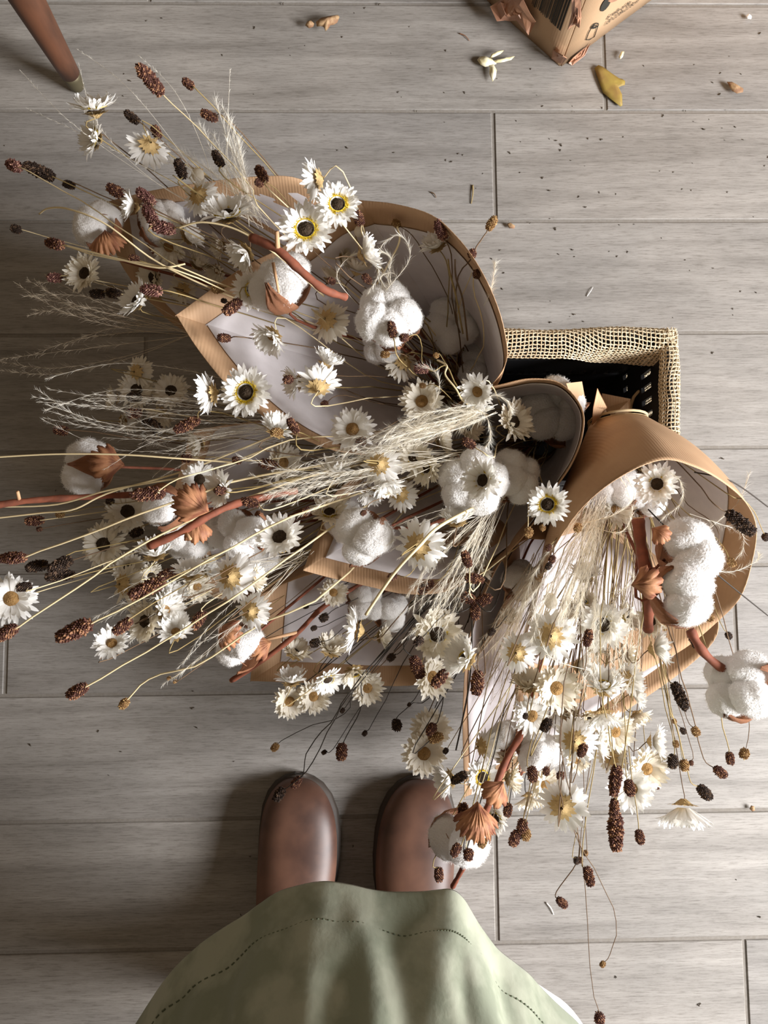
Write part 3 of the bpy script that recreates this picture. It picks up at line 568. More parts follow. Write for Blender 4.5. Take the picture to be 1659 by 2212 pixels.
# bare straw stems
def straw(pts,m,label,r=.00075):
    q=[P(*p) for p in pts]; c=q[0]; vs,fs=[],[]; tube(vs,fs,[v-c for v in cr(q,30)],r,r*1.1,sides=6)
    tag(obj('dried_straw',mesh('straw_stem',vs,fs,M[m])),label,'straw').location=c
straw([(-15,988,.3),(120,981,.31),(260,982,.32),(380,990,.32),(520,1000,.3)],'straw','pale straw stem crossing the two-lobed cotton, running off the left edge')
straw([(-15,1095,.29),(120,1090,.30),(230,1060,.31),(330,1042,.31),(440,1020,.3),(600,960,.27)],'straw','pale bowed straw stem from left edge under the two-lobed cotton')
straw([(-15,1120,.29),(90,1108,.30),(160,1100,.31),(240,1063,.31),(420,1010,.3),(640,920,.27)],'straw','thin lower straw stem from left edge rising toward the feathery grass')
straw([(85,462,.31),(105,450,.33),(150,452,.35),(230,485,.36),(330,560,.35),(450,620,.33),(600,680,.26)],'straw','pale hooked straw stem curving over the upper-left husked cotton')
straw([(385,492,.38),(440,480,.39),(520,500,.39),(610,560,.38),(700,640,.34)],'straw','golden bent straw stem running from pinkish seed heads to the red twig')
straw([(400,570,.36),(340,578,.36),(250,558,.35),(140,530,.33)],'straw','pale straw stem lying flat above the dark-centred left daisies',.0008)
straw([(790,1328,.36),(850,1240,.38),(905,1180,.39),(960,1130,.36),(1100,1060,.3)],'straw','thick yellow stem slanting over the middle wrap toward the loose daisy',.0013)
straw([(695,1300,.25),(560,1180,.32),(900,900,.3)],'olive','thin olive stem crossing the middle bunches') if False else None
straw([(945,778,.35),(965,790,.36),(962,810,.36),(985,840,.36),(1005,870,.35),(1060,900,.3)],'straw','knobbly golden stem looping beside the deep mouth of the top wrap')
straw([(858,490,.36),(863,520,.36),(845,560,.35),(800,640,.33)],'straw','thin curled tan stem at the top wrap upper inside')
straw([(968,560,.38),(972,590,.38),(985,640,.36),(1000,720,.3)],'olive','olive stem standing in the right side of the top wrap')
straw([(983,560,.39),(985,600,.38),(1000,650,.35),(1010,735,.3)],'brown','thin brown stem beside the curled seed head stalk, top wrap')
straw([(1659,1095,.28),(1580,1040,.33),(1500,1020,.34)],'dark','thin dark stem leaving the right edge beyond the right wrap',.0006)
straw([(1659,1330,.25),(1560,1250,.30),(1480,1180,.3),(1400,1100,.3)],'dark','straight dark stem from the right edge over the right wrap rim',.0006)
straw([(1020,1330,.3),(1018,1420,.26),(1010,1500,.22),(985,1620,.17)],'dark','straight dark stem below the clustered reddish seed heads',.0008)
# ---------------------------------------------------------------- cotton bolls
def lobe_mesh(seed):
    import bmesh
    bm=bmesh.new(); bmesh.ops.create_icosphere(bm,subdivisions=4,radius=1); o=Vector((seed*3.7,0,0)); r=random.Random(seed)
    for v in bm.verts:
        n=v.co.normalized(); d=1+.13*noise.noise(n*1.7+o)+.045*noise.noise(n*4+o)+.03*noise.noise(n*12+o)+.03*noise.noise(n*30+o)
        v.co=n*d
    fi=[]; vs=[v.co.copy() for v in bm.verts]; fs=[tuple(v.index for v in f.verts) for f in bm.faces]
    mi=[0]*len(fs); base=list(vs); bm.free()
    for i in range(2200):
        p=r.choice(base); n=p.normalized(); t=n.orthogonal().normalized(); t=(Quaternion(n,r.uniform(0,6.28))@t)
        L=r.uniform(.06,.24); a=p*.97; w=n.cross(t)*.0045; m_=p+n*L*.4+t*L*.4; e=p+n*L*.45+t*L*1.1; b=len(vs)
        vs+= [a-w,a+w,m_+w,m_-w,e]; fs+=[(b,b+1,b+2,b+3),(b+3,b+2,b+4)]; mi+=[1,1]
    me=mesh('cotton_lobe',vs,fs,[M['cotton'],M['fuzz']]); me.polygons.foreach_set('material_index',mi); return me
LOBE=[lobe_mesh(s) for s in (1,2,3,4,5)]
def bract_mesh(seed,n=4,cover=1.0):
    r=random.Random(seed); vs,fs=[],[]
    for i in range(n):
        th=2*math.pi*i/n+r.uniform(-.2,.2); NU,NV=9,11; b=len(vs); L=r.uniform(.85,1.15)*cover; fl=r.uniform(-.05,.22)
        for j in range(NV):
            s=j/(NV-1); ph=math.pi*(.02+.56*s*L)   # from the base up round the boll
            hw=.62*math.sin(math.pi*min(1,s*.82+.16))**.8*(1-s**3*.75)+.02
            for k in range(NU):
                q=(k/(NU-1)-.5)*2; a=th+q*hw/max(.35,math.sin(ph)+.15)*.9
                rad=1.06+fl*s*s+.06*math.sin(q*9+seed)*s+.05*r.uniform(-1,1)*s
                tooth=(.10*r.uniform(0,1) if (k%2 and s>.5) else 0)
                vs.append(Vector((rad*math.sin(ph)*math.cos(a),rad*math.sin(ph)*math.sin(a),-rad*math.cos(ph)*.95-tooth)))
        for j in range(NV-1):
            for k in range(NU-1): fs.append((b+j*NU+k,b+j*NU+k+1,b+(j+1)*NU+k+1,b+(j+1)*NU+k))
    return mesh('bract',vs,fs,M['bract'])
BR=[bract_mesh(1,4,.85),bract_mesh(2,3,1.2),bract_mesh(3,5,.65)]
CORE=None
def cotton(x,y,d,dr,tilt,z,b,label,nl=5,br=0,twig=None,sx=1,sy=1,spread=1.0,tr=.0013):
    global CORE
    p=P(x,y,z); S=d/ppm(z)*.5; n,Rm=facing(dr,tilt,R.uniform(0,6.28)); root=thing('cotton_boll',p,label,'cotton boll','cotton bolls in the bunches')
    mw=Rm.to_4x4()@Matrix.Diagonal((S,S,S,1))
    for i in range(nl):
        th=2*math.pi*i/nl+R.uniform(-.12,.12); c=Vector((math.cos(th),math.sin(th),0))*(.52*spread)+Vector((0,0,R.uniform(.0,.16)))
        sc_=.56 if nl>=5 else (.62 if nl==4 else .70)
        m=mw@Matrix.Translation(c)@Matrix.Rotation(th,4,'Z')@Matrix.Rotation(-.5,4,'Y')@Matrix.Diagonal((sc_*R.uniform(.9,1.05),sc_*R.uniform(.85,1.0),sc_*1.12,1))@Matrix.Rotation(R.uniform(0,6),4,'Z')
        obj('cotton_lobe',R.choice(LOBE),root,m)
    if CORE is None:
        vs,fs=[],[]
        for i in range(5):
            th=2*math.pi*(i+.5)/5; q=Vector((math.cos(th),math.sin(th),0)); tube(vs,fs,[Vector((0,0,.22)),q*.3+Vector((0,0,.3)),q*.62+Vector((0,0,.3)),q*.95+Vector((0,0,.12))],.035,.012,sides=5)
        CORE=mesh('husk_ribs',vs,fs,M['bract'])
    obj('husk_ribs',CORE,root,mw@Matrix.Diagonal((1,1,1,1)))
    obj('bract',BR[br],root,mw@Matrix.Translation((0,0,-.06))@Matrix.Diagonal((1.0,1.0,.95,1)))
    if twig is None: q=stem_pts(p-n*S*.8,-n,b,.01,14)
    else: q=cr([p-n*S*.85]+[P(*t) for t in twig],20)
    vs,fs=[],[]; tube(vs,fs,[v-p for v in q],tr,tr*1.15,sides=8,rf=lambda t:1+.12*math.sin(t*23))
    obj('twig',mesh('twig',vs,fs,M['twig']),root); return root
C_=[(605,612,128,120,50,.345,'A','husked cotton boll with curled brown bract just below the red cut twig',4,1),
(838,680,142,90,12,.35,'A','bright five-lobed cotton boll in the middle of the top wrap',5,2),
(975,702,118,0,8,.24,'A','dim five-lobed cotton boll in the top wrap right of the bright one',5,0),
(826,742,92,200,40,.27,'A','half-hidden cotton boll tucked under the bright five-lobed one',4,0),
(1035,795,96,0,20,.19,'A','very dark cotton boll deep against the top wrap right wall',4,0),
(1193,886,138,0,6,.20,'B','dark cotton boll with star-shaped centre inside the middle wrap mouth',5,0),
(208,487,102,120,62,.29,'F','upper-left cotton boll with reddish toothed bract hanging below it',3,0),
(352,480,104,60,40,.28,'F','soft grey-white cotton boll behind the pinkish seed heads at upper left',4,0),
(188,1008,112,180,78,.25,'G','far-left cotton boll with two white lobes and one orange husk',2,1),
(352,1100,96,190,74,.29,'G','left cotton boll with large orange-brown husk to its right',2,1),
(400,1165,88,250,60,.26,'G','white cotton boll below the cut twig, left of the brown-edged boll',3,0),
(465,1150,76,180,40,.26,'G','plain white cotton tuft between two bolls right of the cut twig',3,2),
(524,1150,98,200,30,.28,'G','round fluffy cotton boll with dark brown edge left of a dark-centred daisy',3,0),
(550,1200,88,270,60,.23,'G','lower soft cotton boll below the round fluffy one',3,2),
(786,1160,116,205,48,.30,'B','cotton boll with curly torn brown bract above the middle wrap corner',3,1),
(745,1130,84,180,50,.25,'B','shaded cotton lobe behind the curly-bracted middle boll',3,2),
(1022,1040,146,200,14,.325,'B','large five-lobed cotton boll with a daisy resting on it',5,2),
(1112,1030,112,20,36,.29,'B','cotton boll with thin brown husk tips right of the daisy-topped one',4,2),
(518,1395,100,220,50,.22,'G','lower-left small cotton boll wrapped in big curled brown husks',2,1),
(1325,1052,96,120,40,.28,'C','shaded cotton boll under the hood of the right wrap',4,0),
(1395,1070,88,60,40,.27,'C','second shaded cotton boll under the hood behind the yellow-ringed daisy',4,0),
(1492,1190,142,20,60,.33,'C','upper bright half of the tall cotton at right',4,0),
(1478,1283,142,0,60,.335,'C','lower bright half of the tall cotton with spiky red husk at left',4,0),
(790,1300,80,0,30,.17,'E','dim cotton boll in the shade of the lower-left wrap mouth',4,0),
(845,1320,74,0,40,.16,'E','second dim cotton boll right in the lower-left wrap mouth',3,0),
(1128,1252,84,60,40,.18,'D','dark cotton boll in the gap between the middle and right wraps',4,0),
(1160,1618,92,60,50,.20,'D','bright white cotton boll behind the slanting red lower twig',3,1),
(1095,1588,70,90,90,.19,'D','shaded brown-husked cotton boll left of the slanting twig top',2,1),
(1215,1540,66,0,40,.17,'D','pale beige cotton puff behind the dense daisies',3,2)]
for c in C_: cotton(*c[:8],nl=c[8],br=c[9])
cotton(1598,1482,142,160,58,.30,'C','big round white cotton boll at far right beside the photo edge',4,1,[(1530,1420,.31),(1490,1360,.31)],tr=.0035)
cotton(1000,1812,118,250,66,.22,'D','bottom cotton boll with orange fan-like husk over the right boot',3,1,[(1045,1760,.24),(1090,1650,.24),(1130,1580,.23)],tr=.003)
def twig(pts,r,label,nubs=()):
    q=cr([P(*p) for p in pts],26); c=q[0].copy(); vs,fs=[],[]
    tube(vs,fs,[v-c for v in q],r,r*.9,sides=10,rf=lambda t:1+.1*math.sin(t*19)+.08*math.sin(t*47))
    root=thing('cotton_twig',c,label,'twig'); obj('bark',mesh('bark',vs,fs,M['twig']),root)
    vs,fs=[],[]; t=(q[0]-q[1]).normalized(); tube(vs,fs,[q[0]-c-t*.0005,q[0]-c+t*.001],r*.92,sides=10); tag(obj('cut_end',mesh('cut_end',vs,fs,M['cut']),root),'pale cut end')
    for a,b_,rr in nubs:
        vs,fs=[],[]; A,B=P(*a),P(*b_); tube(vs,fs,[A-c,A.lerp(B,.5)-c,B-c],rr,rr*.75,sides=8); obj('side_shoot',mesh('side_shoot',vs,fs,M['cut']),root)
twig([(543,513,.40),(600,540,.405),(650,585,.40),(700,625,.39),(747,642,.375)],.0034,'thick red-brown cut twig lying across the top of the largest wrap',[((600,540,.405),(598,500,.415),.0022),((590,568,.39),(602,632,.39),.0014)])
twig([(-12,1092,.30),(60,1082,.30),(160,1075,.29),(300,1068,.27),(420,1060,.25)],.003,'red twig entering from the left edge behind the straw stems',[((42,1082,.3),(38,1062,.31),.0018)])
twig([(322,1180,.345),(390,1150,.35),(450,1115,.35),(520,1085,.34),(640,1060,.31)],.0033,'red-brown cut twig slanting over the left orange-husked cotton',[((400,1150,.35),(412,1165,.355),.0016)])
twig([(500,1470,.16),(560,1432,.18),(640,1370,.19),(700,1310,.19),(800,1250,.18)],.0026,'forked dark red twig crossing the lower-left wrap corner',[((648,1365,.19),(560,1385,.2),.0018)])
twig([(960,1122,.30),(900,1140,.30),(845,1140,.29)],.0016,'thin red twig joining the curly-bracted boll to a small bud')
twig([(1378,1120,.30),(1385,1180,.30),(1395,1240,.31),(1402,1290,.30),(1400,1360,.27)],.0052,'thick vertical red twig left of the tall cotton, right wrap',[((1395,1240,.31),(1425,1255,.33),.0028)])
twig([(978,1915,.17),(1003,1870,.2),(1030,1820,.22)],.0026,'red twig end sticking out below the bottom cotton over right boot')
# spiky husks
def husk(x,y,d,dr,z,label,n=5):
    p=P(x,y,z); S=d/ppm(z); r=random.Random(int(x*7+y)); vs,fs=[],[]
    v0=Vector((math.cos(math.radians(dr)),math.sin(math.radians(dr)),0)); s0=Vector((-v0.y,v0.x,0)); NA,NR=n*8+1,10; p0=-v0*S*.5
    for i in range(NA):
        u=i/(NA-1)*2-1; a=u*.95; ph=(i%8)/8; tip=(.84+.16*abs(math.sin(math.pi*ph))**.8)*r.uniform(.93,1.05)
        t=v0*math.cos(a)+s0*math.sin(a)
        for j in range(NR):
            q=j/(NR-1); L=S*tip*q*(1-.25*u*u); cup=S*.32*math.sin(q*2.5)*(1-.5*u*u); rid=S*.006*math.cos(i*math.pi/2)*q
            cur=-S*.12*max(0,q-.7)*r.uniform(.2,1)
            vs.append(p0+t*L*.95+Vector((0,0,cup+rid+cur-abs(u)**2*S*.18)))
    for i in range(NA-1):
        for j in range(NR-1): fs.append((i*NR+j,(i+1)*NR+j,(i+1)*NR+j+1,i*NR+j+1))
    o=obj('cotton_husk',mesh('cotton_husk',vs,fs,M['bract'])); o.location=p; tag(o,label,'husk'); o.modifiers.new('s','SOLIDIFY').thickness=.0004
husk(1400,1258,66,10,.36,'spiky red-brown husk hugging the left side of the tall cotton')
husk(1428,1155,44,320,.35,'small reddish toothed husk at the upper left of the tall cotton')
husk(232,530,72,280,.31,'reddish toothed husk hanging under the upper-left cotton',9)
husk(228,1000,74,175,.285,'orange pointed husk between the far-left cotton lobes',7)
husk(412,1085,84,150,.335,'large orange-brown husk right of the left cotton boll',8)
husk(425,1150,60,265,.33,'pointed orange husk hanging below the left slanting twig',5)
husk(1028,1780,84,262,.27,'long orange fan husk draped over the bottom cotton boll',9)
husk(1068,1715,60,230,.26,'twisted reddish husk along the slanting red lower twig',5)
husk(497,1372,62,330,.25,'curled brown husk over the lower-left small cotton boll',7)
husk(558,1398,56,200,.23,'ragged brown husk right of the lower-left small cotton boll',7)
# ---------------------------------------------------------------- feather grass
def plume(pts,m,label,group,hair=.011,n=130,r=.00028,start=.25,seed=0):
    rr=random.Random(seed); q=[P(*p) for p in pts]; c=q[0].copy(); K=44; s=cr(q,K); vs,fs=[],[]
    tube(vs,fs,[v-c for v in s],r,r*.35,sides=4,cap=False)
    root=thing('feather_grass',c,label,'feather grass',group); obj('awn',mesh('awn',vs,fs,m),root)
    vs,fs=[],[]
    for i in range(n):
        t=start+(1-start)*rr.random(); k=min(int(t*(K-1)),K-2); p=s[k].lerp(s[k+1],t*(K-1)-k)-c; d=(s[k+1]-s[k]).normalized()
        a=d.orthogonal().normalized(); a=Quaternion(d,rr.uniform(0,6.28))@a; L=hair*rr.uniform(.5,1.1)*(1 if t<.85 else (1.25-t)*2.2); e=p+(d*.75+a*.65)*L; md=p+(d*.45+a*.25)*L
        w=d.cross(a)*.00009; b=len(vs); vs+=[p-w,p+w,md+w*.8,md-w*.8,e]; fs+=[(b,b+1,b+2,b+3),(b+3,b+2,b+4)]
    obj('plume',mesh('plume',vs,fs,m),root)
def tuft(base,tips,m,label,group,jit=18,bow=.15,extra=0,hair=.011,n=120,start=.25):
    rr=random.Random(int(base[0])+len(tips)); T=list(tips)
    for i in range(extra):
        a,b_=rr.choice(tips),rr.choice(tips); u=rr.random(); T.append((a[0]*(1-u)+b_[0]*u+rr.uniform(-jit,jit),a[1]*(1-u)+b_[1]*u+rr.uniform(-jit,jit),a[2]*(1-u)+b_[2]*u+rr.uniform(-.015,.015)))
    for i,t in enumerate(T):
        b0=(base[0]+rr.uniform(-jit,jit),base[1]+rr.uniform(-jit,jit),base[2]+rr.uniform(-.01,.01))
        dx,dy=t[0]-b0[0],t[1]-b0[1]; s=rr.uniform(-bow,bow)
        m1=(b0[0]+dx*.35-dy*s*.8,b0[1]+dy*.35+dx*s*.8,b0[2]*.65+t[2]*.35+.012); m2=(b0[0]+dx*.72-dy*s*.9,b0[1]+dy*.72+dx*s*.9,b0[2]*.3+t[2]*.7+.01)
        plume([b0,m1,m2,t],m,label,group,hair,n,start=start,seed=i+int(base[1]))
G,GB=M['grass'],M['grassb']
tuft((480,470,.33),[(42,150,.35),(60,235,.34),(497,150,.36),(300,120,.36),(165,105,.37),(170,140,.36),(500,260,.36)],G,'thin wispy feather grass rising above the upper-left flowers','upper-left wisps',14,.14,0,.004,60,.5)
tuft((560,480,.33),[(340,310,.33),(370,350,.33),(480,230,.35),(515,300,.35),(470,330,.35)],G,'soft blurred cream plume behind the upper-left daisies','upper-left cream plumes',22,.08,11,.013,150,.1)
tuft((420,715,.27),[(-5,800,.22),(5,775,.22),(72,765,.23),(140,748,.24),(60,682,.25),(65,640,.26),(60,605,.27),(100,595,.27),(35,612,.26)],GB,'pale feathery grass reaching to left edge below the pointed corner','left-edge feather grass',14,.12,5,.009,110,.3)
tuft((665,905,.215),[(97,818,.29),(77,840,.29),(70,857,.29),(97,885,.29),(95,903,.28),(180,862,.29),(230,852,.29),(250,885,.28)],G,'cream feather grass fanned left across shaded daisies below the top wrap','fanned left plumes',16,.16,9,.009,150,.15)
tuft((690,925,.22),[(225,1014,.31),(222,945,.27),(250,930,.28),(360,975,.3),(395,980,.3),(330,1030,.3),(400,1060,.31),(300,960,.26)],G,'thin feather grass between far-left cotton and the top wrap lip','mid-left wisps',18,.14,8,.008,90,.25)
tuft((990,985,.33),[(515,985,.34),(600,1027,.34),(563,1092,.33),(590,1065,.33),(645,1115,.33),(620,1080,.33),(560,1075,.34)],G,'creamy curved feather grass brushing left from the middle bunch','central-left plumes',14,.18,12,.010,160,.3)
tuft((1060,885,.34),[(745,985,.34),(770,970,.35),(850,945,.36),(880,915,.36),(820,955,.36),(800,1010,.34)],G,'dense creamy feather plume between the top and middle wraps','central plumes',16,.16,18,.013,170,.1)
tuft((1075,1085,.30),[(868,1385,.31),(880,1290,.31),(862,1330,.31),(935,1330,.32),(862,1205,.31),(770,1200,.31),(990,1320,.31),(945,1385,.31),(905,1330,.31),(1000,1290,.3)],G,'thin pale feather grass spilling over the middle wrap bottom lip','lower centre plumes',22,.12,20,.010,120,.2)
tuft((1170,1210,.27),[(1010,1420,.26),(1060,1520,.24),(1090,1600,.22),(1040,1480,.25),(1100,1450,.26),(1070,1400,.27)],GB,'tan feather grass along left side of the lower right wrap','lower right tan plumes',20,.07,22,.012,140,.1)
tuft((1290,1085,.30),[(1125,1335,.32),(1150,1390,.32),(1180,1340,.32),(1220,1290,.33),(1245,1340,.33),(1262,1400,.32),(1200,1440,.32),(1290,1450,.31),(1125,1310,.32)],G,'thick creamy feather plume pouring down inside the right wrap','right wrap plumes',20,.1,24,.014,190,.08)
tuft((660,1200,.26),[(205,1350,.25),(400,1425,.26),(430,1390,.26),(300,1300,.26),(370,1470,.24),(240,1290,.26),(480,1400,.25)],G,'thin feather grass fanned over the lower-left daisies','lower-left wisps',20,.1,9,.009,110,.3)
tuft((1350,1270,.30),[(1290,1500,.30),(1340,1440,.30),(1240,1490,.30),(1330,1530,.28)],G,'fine white feather wisps among the brightest daisies','daisy cluster wisps',26,.2,8,.009,110,.1)
for i,(pts,lb) in enumerate([
 ([(770,655,.35),(728,600,.37),(755,555,.38),(800,548,.385),(818,590,.38),(790,640,.36)],'looping feather wisp left of the curly wisps in the top wrap'),
 ([(800,700,.34),(825,640,.36),(880,570,.38),(882,530,.385),(860,508,.385),(825,530,.38),(815,580,.37)],'largest looping feather curl inside the top wrap'),
 ([(850,640,.35),(838,600,.37),(845,560,.38),(825,545,.38),(812,570,.38)],'short fluffy feather curl between the loops of the top wrap'),
 ([(870,620,.33),(850,590,.36),(822,600,.37),(845,630,.36),(840,570,.37)],'tangled fluffy feather tip below the largest curl'),
 ([(905,920,.33),(935,880,.35),(950,830,.36),(935,800,.36),(905,790,.355)],'single white feather arching beside the pinkish seed head'),
 ([(1035,870,.36),(1065,855,.37),(1095,865,.37),(1105,890,.36)],'small feather tip hooking over the shaded edge-on daisy'),
 ([(1020,880,.35),(1050,900,.37),(1060,940,.37),(1050,965,.36)],'short feather curl hanging left of the dark-centred daisy'),
 ([(1045,660,.36),(1060,630,.39),(1068,590,.40),(1070,570,.40)],'tiny feather sticking beyond the top wrap right rim'),
 ([(1260,1130,.33),(1330,1110,.36),(1370,1070,.37),(1340,1010,.37)],'long white feather arching under the right hood'),
 ([(1285,1140,.34),(1340,1150,.36),(1365,1110,.37),(1355,1060,.37),(1340,1030,.37)],'second white feather loop under the right hood'),
 ([(1430,1010,.36),(1470,1040,.36),(1472,1085,.36),(1430,1120,.35)],'feather loop around the yellow-ringed hood daisy'),
 ([(1490,1110,.35),(1550,1130,.35),(1600,1150,.33),(1605,1185,.32),(1580,1220,.32)],'fuzzy feather beside the black caterpillar-like seed head'),
 ([(1520,1230,.33),(1580,1235,.32),(1630,1215,.31),(1640,1200,.31)],'thin feather poking out past the right wrap rim'),
 ([(1310,1280,.33),(1345,1275,.34),(1368,1255,.35),(1362,1240,.35)],'bright feather tip pointing at the spiky husk'),
 ([(1280,1450,.33),(1190,1420,.34),(1160,1350,.34),(1150,1290,.34)],'large thin feather loop over the creamy right plumes'),
 ([(1480,1300,.3),(1500,1180,.31),(1590,1090,.3),(1620,1020,.29)],'faint feather along the right wrap upper rim')]):
    plume(pts,G,lb,None,.010,150,seed=400+i,start=.15)
# ---------------------------------------------------------------- person: boots, skirt
pc=P(790,2050,0); person=thing('person',Vector((pc.x,pc.y-.12,0)),'person standing in brown leather boots and a long green linen skirt','person'); PL=person.location
def boot(px,py,yaw,lab,mir):
    toe=P(px,py,.02); M0=Matrix.Translation(toe-PL)@Matrix.Rotation(math.radians(yaw),4,'Z')
    prof=[(.000,.006,.016),(.003,.017,.028),(.010,.028,.038),(.022,.037,.047),(.040,.0435,.053),(.065,.0465,.056),(.095,.047,.059),(.120,.0455,.066),(.145,.042,.080),(.17,.038,.100),(.20,.035,.115),(.23,.034,.115),(.25,.031,.11),(.262,.022,.10),(.266,.008,.09)]
    def loft(scale_w,z0,zf,m,name,NS=22):
        vs,fs=[],[]
        for (l,w,h) in prof:
            w*=scale_w; h=zf(h)
            for k in range(NS):
                a=2*math.pi*k/NS; cx,cy=math.cos(a),math.sin(a); cxx=math.copysign(abs(cx)**.85,cx); 
                zz=z0+(h-z0)*(.5+.5*math.copysign(abs(cy)**(.8 if cy>0 else .5),cy))
                side=.006*mir*math.sin(min(l,.2)/.2*math.pi)
                vs.append(Vector((cxx*w*(1-.12*max(0,cy))+side,-l*1.0+.0,zz-.02)))
        for j in range(len(prof)-1):
            for k in range(NS): fs.append((j*NS+k,(j+1)*NS+k,(j+1)*NS+(k+1)%NS,j*NS+(k+1)%NS))
        fs.append(tuple(range(NS))[::-1]) ; fs.append(tuple((len(prof)-1)*NS+k for k in range(NS)))
        me=mesh(name,vs,fs,m); return me
    e=bpy.data.objects.new('boot',loft(1,.008,lambda h:h,M['leather'],'boot')); COL.objects.link(e); e.parent=person; e.matrix_basis=M0; e['label']=lab
    md=e.modifiers.new('s','SUBSURF'); md.levels=2; md.render_levels=2
    s=obj('sole',loft(1.05,0,lambda h:.016,M['sole'],'sole'),e); s.location=(0,.003,0)
    vs,fs=[],[]
    for h in range(9): 
        z=.06+h*.022
        for k in range(20): a=2*math.pi*k/20; r=.043-.001*h+(.004 if h>7 else 0); vs.append(Vector((r*math.cos(a)*.9,-.205+r*1.15*math.sin(a)-.001*h,z)))
    for j in range(8):
        for k in range(20): fs.append((j*20+k,j*20+(k+1)%20,(j+1)*20+(k+1)%20,(j+1)*20+k))
    obj('boot_shaft',mesh('boot_shaft',vs,fs,M['leather']),e)
    vs,fs=[],[]
    for i in range(26):
        u=(i/25-.5)*2; x=u*.040; l=.128+.012*u*u; a=math.sqrt(max(0,1-(u*.86)**2)); z=-.02+.008+(.070-.008)*(.5+.5*a**.8)+.0005
        q=Vector((x,-l,z)); d=Vector((.0011,0,-.0011*u)); tube(vs,fs,[q-d,q+d],.0005,sides=4)
    tag(obj('seam_stitching',mesh('seam_stitching',vs,fs,M['stitch']),e),'dark seam stitching')
boot(645,1681,-4,"left brown leather boot, toe towards the flowers",1)
boot(912,1684,-3,"right brown leather boot under the orange-husked cotton",-1)
# skirt
def skirt():
    front=[(250,2330),(262,2270),(295,2212),(345,2135),(400,2070),(455,2022),(520,1984),(562,1952),(600,1925),(645,1910),(700,1904),(750,1910),(800,1922),(850,1927),(905,1926),(945,1922),(975,1921),(998,1938),(1015,1965),(1040,2005),(1070,2047),(1110,2082),(1145,2105),(1175,2140),(1215,2180),(1260,2225),(1300,2290),(1320,2360)]
    zh=.30; hem=[P(x,y,zh) for x,y in front]; hem=cr(hem,90)
    cx=(hem[0].x+hem[-1].x)/2; cy=hem[0].y-.02; a=(hem[-1].x-hem[0].x)/2
    back=[Vector((cx+a*math.cos(t),cy-.17*math.sin(t),zh)) for t in [math.pi*i/40 for i in range(1,40)]]
    ring=hem+back; n=len(ring); vs,fs=[],[]; NV=34; wc=Vector((cx+.0,cy-.05,0))
    for j in range(NV):
        s=j/(NV-1); z=zh+(.90-zh)*s
        for i,p in enumerate(ring):
            th=math.atan2(p.y-wc.y,p.x-wc.x); r=Vector((p.x-wc.x,p.y-wc.y,0)); w=Vector((math.cos(th)*.15,math.sin(th)*.115,0))
            q=r.lerp(w,s**.8); fold=1+.022*math.sin(th*13+2*s)*(1-s)*min(1,s*4)+.02*math.sin(th*29+1)*min(1,s*5)*(1-s)
            q=q*fold; q+= r.normalized()*(.005*noise.noise(Vector((p.x*22,p.y*22,z*14)))+.0025*noise.noise(Vector((p.x*60,p.y*60,z*35))))*min(1,.25+s*8)
            if s==0: pass
            vs.append(Vector((wc.x+q.x,wc.y+q.y,z))-PL)
    for j in range(NV-1):
        for i in range(n): i2=(i+1)%n; fs.append((j*n+i,j*n+i2,(j+1)*n+i2,(j+1)*n+i))
    o=obj('skirt',mesh('skirt',vs,fs,M['skirt']),person); o['label']='long washed green linen skirt'; md=o.modifiers.new('s','SOLIDIFY'); md.thickness=.002; md.offset=-1
    md=o.modifiers.new('b','SUBSURF'); md.levels=1; md.render_levels=1
    # hem stitching
    vs2,fs2=[],[]; row=[vs[int(2)*n+i] for i in range(90)]
    rr=[vs[2*n+i].lerp(vs[3*n+i],.3)+(vs[2*n+i]-(wc-PL)).normalized()*.0012 for i in range(90)]
    q=cr([v+Vector((0,0,.0065)) for v in rr],260)
    for i in range(0,258,2): tube(vs2,fs2,[q[i],q[i+1]],.0007,sides=4)
    s=obj('hem_stitching',mesh('hem_stitching',vs2,fs2,mat('green_thread',(.12,.14,.09),.8)),o)
    # petticoat
    vs3,fs3=[],[]; m2=0
    for j in range(6):
        s_=j/5; z=.275+.06*s_
        for i,p in enumerate(ring):
            r=Vector((p.x-wc.x,p.y-wc.y,0)); k=.93-.03*s_
            if p.x-wc.x>.12 and p.y-wc.y<.14: k+= .07*min(1,(p.x-wc.x-.12)/.05)
            vs3.append(Vector((wc.x+r.x*k,wc.y+r.y*k,z))-PL)
    for j in range(5):
        for i in range(n): i2=(i+1)%n; fs3.append((j*n+i,j*n+i2,(j+1)*n+i2,(j+1)*n+i))
    obj('petticoat',mesh('petticoat',vs3,fs3,M['petticoat']),person)['label']='white petticoat edge'
    # legs and hips, one continuous mesh hidden under the cloth
    me=bpy.data.meshes.new('body'); pv=[(wc.x,wc.y,.88),(wc.x,wc.y,.78),(wc.x-.08,wc.y,.74),(wc.x-.085,wc.y+.01,.45),(P(640,1681,.02).x,P(640,1681,.02).y-.205,.12),(wc.x+.08,wc.y,.74),(wc.x+.085,wc.y+.01,.45),(P(912,1681,.02).x,P(912,1681,.02).y-.205,.12)]
    me.from_pydata([tuple(Vector(v)-PL) for v in pv],[(0,1),(1,2),(2,3),(3,4),(1,5),(5,6),(6,7)],[]); b=obj('body',me,person)
    b.modifiers.new('k','SKIN'); 
    for v,r in zip(me.skin_vertices[0].data,(.10,.10,.07,.05,.03,.07,.05,.03)): v.radius=(r,r)
    me.skin_vertices[0].data[0].use_root=True; me.materials.append(mat('skin',(.6,.4,.3),.6)); s=b.modifiers.new('s','SUBSURF'); s.levels=1; s.render_levels=2
skirt()
